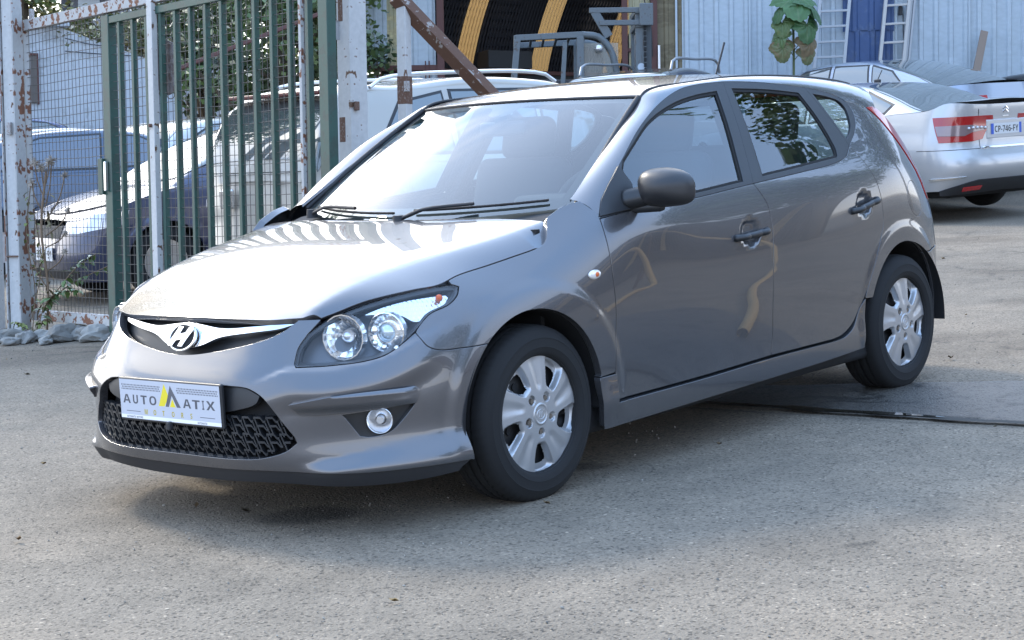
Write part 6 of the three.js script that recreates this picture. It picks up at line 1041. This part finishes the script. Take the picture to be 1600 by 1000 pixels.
{ // white rendered building with a dark window, and what stands behind it
  const g = yardThing('white_building', 'low white rendered building with one dark window, behind the gate', 'building', -6.2, 25.0, { h: .2 }), wm = new THREE.MeshStandardMaterial({ map: peeling([.52, .565, .61], [.45, .49, .52], .16, 1, 1, 33), roughness: .85 });
  const lt = uvBox(new THREE.BoxGeometry(6, 2.95, .2), .4); lt.translate(-3, 1.3, -.1); lt.rotateY(.35); part('wall', lt, wm, g);
  const s = new THREE.Shape([[0, -.2], [5.2, -.2], [5.2, 2.16], [0, 2.78]].map(([x, y]) => new THREE.Vector2(x, y))), rg = new THREE.ExtrudeGeometry(s, { depth: .2, bevelEnabled: false }); const r2 = rg; r2.translate(0, 0, -.2); r2.scale(.318, 1, 1); part('wall', r2, wm, g);
  part('roof_edge', merge([put(rbox(6.1, .05, .3, .01), -2.9 * .94, 2.80, 1.0, 0, .35, 0)]), wm, g);
  const wg = group('window', g); wg.position.set(-.42, 0, .155); wg.rotation.y = .35; part('window_pane', put(rbox(.34, .66, .04, .005), -.02, 2.05, .02), M({ color: [.10, .085, .075], roughness: .5 }), wg); part('window_frame', merge([put(rbox(.38, .03, .08, .005), -.02, 2.39, .02), put(rbox(.03, .7, .06, .005), .155, 2.05, .02)]), oxide, wg);
  for (const [y0, y1] of [[2.62, 2.52], [2.44, 2.40]]) part('wall_cable', tube([[.1, y0, .02], [.5, y1, .03], [.9, y1 - .03, .02], [1.55, y1 - .06, .02]], .006, 4), softBlack, g);
  const h = yardThing('grey_house', 'grey house gable with a dark window above the white building', 'house', -9.3, 38, { h: .5 }); part('wall', put(rbox(3.2, 6, 3, .02), 1.7, 3, -1.5), M({ color: [.30, .30, .31], roughness: .8 }), h); part('corner_post', put(rbox(.16, 6, .2, .01), .12, 3, .05), M({ color: [.05, .05, .055] }), h); part('window_frame', put(rbox(.62, .5, .1, .01), .62, 3.85, .03), M({ color: [.10, .10, .105] }), h); part('window_pane', put(rbox(.46, .34, .1, .01), .62, 3.85, .06), M({ color: [.38, .40, .40], roughness: .2 }), h); part('eaves', put(rbox(3.6, .16, .6, .02), 1.8, 4.18, .2), M({ color: [.10, .10, .11] }), h);
  const rp = yardThing('rusty_pole', 'thin rusty pole rising slantwise before the trees', 'pole', -3.74, 22, { h: .3 }); part('tube', bar([-.6, 1.75, 0], [1.6, 2.62, -.4], .05, .05, .01), oxide, rp);
}
const foliage = (cols) => cols.map((c) => MP({ color: c, roughness: .65, transmission: .35, thickness: 0 }));
function tree(name, label, a, b, { height, crown, clumps, leaves, size, cols, trunkR = .12, h, seedv = 1, grp }) {
  seed = 1000 + seedv * 77; const g = yardThing(name, label, 'tree', a, b, { h: h ?? rise(b), grp });
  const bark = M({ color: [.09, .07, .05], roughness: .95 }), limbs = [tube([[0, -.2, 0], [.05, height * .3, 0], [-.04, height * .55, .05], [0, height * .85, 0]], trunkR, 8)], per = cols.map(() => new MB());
  for (let k = 0; k < clumps; k++) {
    const t = rnd(), el = rr(-.5, 1), az = rnd() * 6.283, rad = Math.sqrt(rnd()), cx = crown[0] * rad * Math.cos(az) * Math.sqrt(1 - Math.min(.96, el * el)), cz = crown[0] * rad * Math.sin(az) * Math.sqrt(1 - Math.min(.96, el * el)), cy = height - crown[1] + crown[1] * el, cr = rr(.28, .6) * crown[2];
    if (k % 3 === 0) limbs.push(tube([[0, height * rr(.3, .6), 0], [cx * .5, cy - .3 * crown[1], cz * .5], [cx, cy, cz]], trunkR * .22, 5));
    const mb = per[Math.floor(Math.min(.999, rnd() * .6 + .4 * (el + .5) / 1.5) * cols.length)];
    for (let l = 0; l < leaves; l++) {
      const u = rr(-1, 1), f = rnd() * 6.283, q = Math.sqrt(1 - u * u), r = cr * Math.pow(rnd(), .4), P = [cx + r * q * Math.cos(f), cy + r * u * .8, cz + r * q * Math.sin(f)], d = vnorm([rr(-1, 1), rr(-.7, .7), rr(-1, 1)]), n = vnorm(vadd([q * Math.cos(f), u + .4, q * Math.sin(f)], [rr(-.6, .6), rr(-.6, .6), rr(-.6, .6)])), s = vnorm(vcross(d, n)), L2 = size * rr(.6, 1.3), w = L2 * .32;
      const a0 = mb.v(P, n), a1 = mb.v(vadd(vadd(P, d, L2 * .5), s, w), n), a2 = mb.v(vadd(P, d, L2), n), a3 = mb.v(vadd(vadd(P, d, L2 * .5), s, -w), n); mb.quad(a0, a1, a2, a3);
    }
  }
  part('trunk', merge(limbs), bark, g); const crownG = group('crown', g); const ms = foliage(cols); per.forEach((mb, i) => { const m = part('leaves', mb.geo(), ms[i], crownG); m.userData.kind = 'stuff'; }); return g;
}
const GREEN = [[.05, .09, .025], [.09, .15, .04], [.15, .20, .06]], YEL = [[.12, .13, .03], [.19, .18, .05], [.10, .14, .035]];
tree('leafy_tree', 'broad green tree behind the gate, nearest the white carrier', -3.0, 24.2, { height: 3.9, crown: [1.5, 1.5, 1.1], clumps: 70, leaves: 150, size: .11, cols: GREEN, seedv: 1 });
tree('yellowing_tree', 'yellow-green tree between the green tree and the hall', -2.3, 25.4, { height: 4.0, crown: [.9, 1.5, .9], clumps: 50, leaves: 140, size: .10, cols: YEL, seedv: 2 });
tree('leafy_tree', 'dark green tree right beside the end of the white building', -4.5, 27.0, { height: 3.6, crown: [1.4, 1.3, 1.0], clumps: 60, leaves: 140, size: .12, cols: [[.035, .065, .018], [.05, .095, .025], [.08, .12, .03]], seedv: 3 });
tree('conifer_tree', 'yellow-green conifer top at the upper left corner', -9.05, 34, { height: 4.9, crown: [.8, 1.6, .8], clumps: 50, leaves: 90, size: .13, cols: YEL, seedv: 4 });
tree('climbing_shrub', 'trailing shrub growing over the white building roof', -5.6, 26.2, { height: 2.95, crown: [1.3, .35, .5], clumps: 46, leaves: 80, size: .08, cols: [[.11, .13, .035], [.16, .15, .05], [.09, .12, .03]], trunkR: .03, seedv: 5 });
// ---- across the yard, where the doors and windows mirror it
tree('yard_tree', 'large dark tree right of the photo, mirrored in the rear windows', 15.6, 18.2, { height: 12, crown: [3.3, 4.6, 2.2], clumps: 90, leaves: 150, size: .22, cols: GREEN, trunkR: .28, seedv: 6 });
tree('yard_tree', 'spreading tree right of the photo beside the open shed', 16.5, 12.8, { height: 6.4, crown: [2.2, 2.2, 1.8], clumps: 80, leaves: 130, size: .24, cols: GREEN, trunkR: .22, seedv: 7 });
tree('yard_tree', 'tall tree right of the photo, near the street', 19, -4, { height: 9, crown: [4.2, 3.6, 2.4], clumps: 90, leaves: 130, size: .25, cols: [[.04, .075, .02], [.06, .11, .03], [.09, .13, .035]], trunkR: .25, seedv: 8 });
tree('shade_tree', 'tree left of the photo whose shade falls before the gate', -9.6, 18.2, { height: 10, crown: [2.6, 3, 1.8], clumps: 95, leaves: 150, size: .22, cols: GREEN, trunkR: .2, seedv: 9 });
{
  const g = yardThing('open_shed', 'dark open shed with yellow strips right of the photo, mirrored in the doors', 'shed', 19.5, 10.2, { turn: -Math.PI / 2 });
  arched(g, { R: 2.7, t0: -4.0, n: 5, bay: 1.35, strip: .24, phi0: .05, phi1: 1.5, y0: .2, pitch: .12, yellow: M({ color: [.80, .56, .24], roughness: .8 }), dark: M({ color: [.07, .055, .045], roughness: .8 }) }); part('shed_wall', put(rbox(8, .5, .15, .02), .6, .2, .02), M({ color: [.10, .08, .07] }), g);
  const b = yardThing('brick_store', 'low brown store right of the photo, opposite the hatchback', 'store', 22, 1.5, { turn: -Math.PI / 2 }); part('wall', put(rbox(13, 2.5, .3, .02), 0, 1.25, 0), M({ color: [.15, .105, .08], roughness: .9 }), b); part('roof', put(rbox(13.4, .14, 2.4, .03), 0, 2.55, -1), M({ color: [.07, .06, .06] }), b); part('roller_door', put(rbox(2.6, 2.3, .1, .02), -2, 1.15, .14), M({ color: [.30, .31, .32], roughness: .5 }), b);
}
{ // hoses lying on the asphalt out of frame, mirrored in the front door
  const hm = M({ color: [.50, .33, .13], roughness: .6 });
  for (const [label, pts, r] of [['tan hose hung on a stake and trailing over the asphalt, right of the photo', [[2.75, 7.6, 0], [3.6, 7.92, 0], [4.4, 8.15, 0], [6, 8.65, 0], [8, 9.4, 0], [10.4, 10.2, 0], [11.3, 10.35, .5], [11.8, 9.9, 1.4], [12.1, 8.9, 1.95], [12.4, 7.7, 1.95], [12.5, 6.6, 1.75]], .034], ['tan hose loop right of the photo, the shorter inner one', [[4.6, 7.1, 0], [5.4, 7.3, 0], [7.0, 7.8, 0], [8.6, 8.4, 0], [9.0, 8.2, .5], [9.2, 7.7, 1.1], [9.4, 7.0, 1.2]], .05]]) {
    const g = yardThing('hose', label, 'hose', 0, 0, { plumb: false, h: 0 }); part('hose_tube', tube(pts.map(([a, b, y]) => [a, y + r + .004, -b]), r, 10, false, 110), hm, g); for (const [a, b, y] of [pts[pts.length - 1], pts[pts.length - 3]]) part('stake', bar([a, 0, -b], [a, y + .05, -b], .06, .06, .005), rustBrown, g);
  }
}
{ // grit, pebbles and a few dead leaves on the asphalt
  seed = 4242; const n = 2600, geo = new THREE.IcosahedronGeometry(1, 0), im = new THREE.InstancedMesh(geo, M({ color: [.16, .15, .135], roughness: .95 }), n), m4 = new THREE.Matrix4(), c = new THREE.Color();
  for (let i = 0; i < n; i++) { const b = 3.8 + 13 * Math.pow(rnd(), 1.5), a = rr(-.32, .36) * b, r = .0016 + .0030 * Math.pow(rnd(), 4), p = yd(a, b, .006 + r * .4); m4.compose(V(...p), new THREE.Quaternion().setFromEuler(new THREE.Euler(rnd() * 6, rnd() * 6, rnd() * 6)), V(r * rr(.8, 1.6), r * .8, r)); im.setMatrixAt(i, m4); const v = rr(.8, 2.0); im.setColorAt(i, c.setRGB(v, v * .97, v * .92)); }
  im.name = 'loose_grit'; shade(im); scene.add(im); tag(im, 'scattered grit and tiny pebbles on the asphalt', 'grit', null, 'stuff');
  const leafM = [M({ color: [.14, .085, .035], roughness: .9 }), M({ color: [.19, .13, .05], roughness: .9 }), M({ color: [.09, .07, .04], roughness: .9 })], lm = [new MB(), new MB(), new MB()];
  for (let i = 0; i < 46; i++) { const near = i < 14, b = near ? rr(4.6, 9) : rr(9, 17), a = rr(-.3, .36) * b, w = yd(a, b, .014), s = rr(.012, .028), t = rnd() * 6.28, k = lm[i % 3], P = (u, v, h) => [w[0] + s * (u * Math.cos(t) - v * Math.sin(t)), w[1] + h * s, w[2] + s * (u * Math.sin(t) + v * Math.cos(t))]; const q = [[-1, 0, .1], [-.3, .42, .5], [.5, .36, .4], [1, 0, .7], [.5, -.36, .3], [-.3, -.42, .6]].map(([u, v, h]) => k.v(P(u, v, h), [0, 1, 0])), o = k.v(P(0, 0, 0), [0, 1, 0]); for (let j = 0; j < 6; j++) k.tri(o, q[j], q[(j + 1) % 6]); }
  const lg = new THREE.Group(); lg.name = 'fallen_leaves'; scene.add(lg); tag(lg, 'small dead leaves strewn over the asphalt', 'leaves', null, 'stuff'); lm.forEach((k, i) => { part('leaf_litter', k.geo(), leafM[i], lg).userData.kind = 'stuff'; });
}
renderer.render(scene, camera);
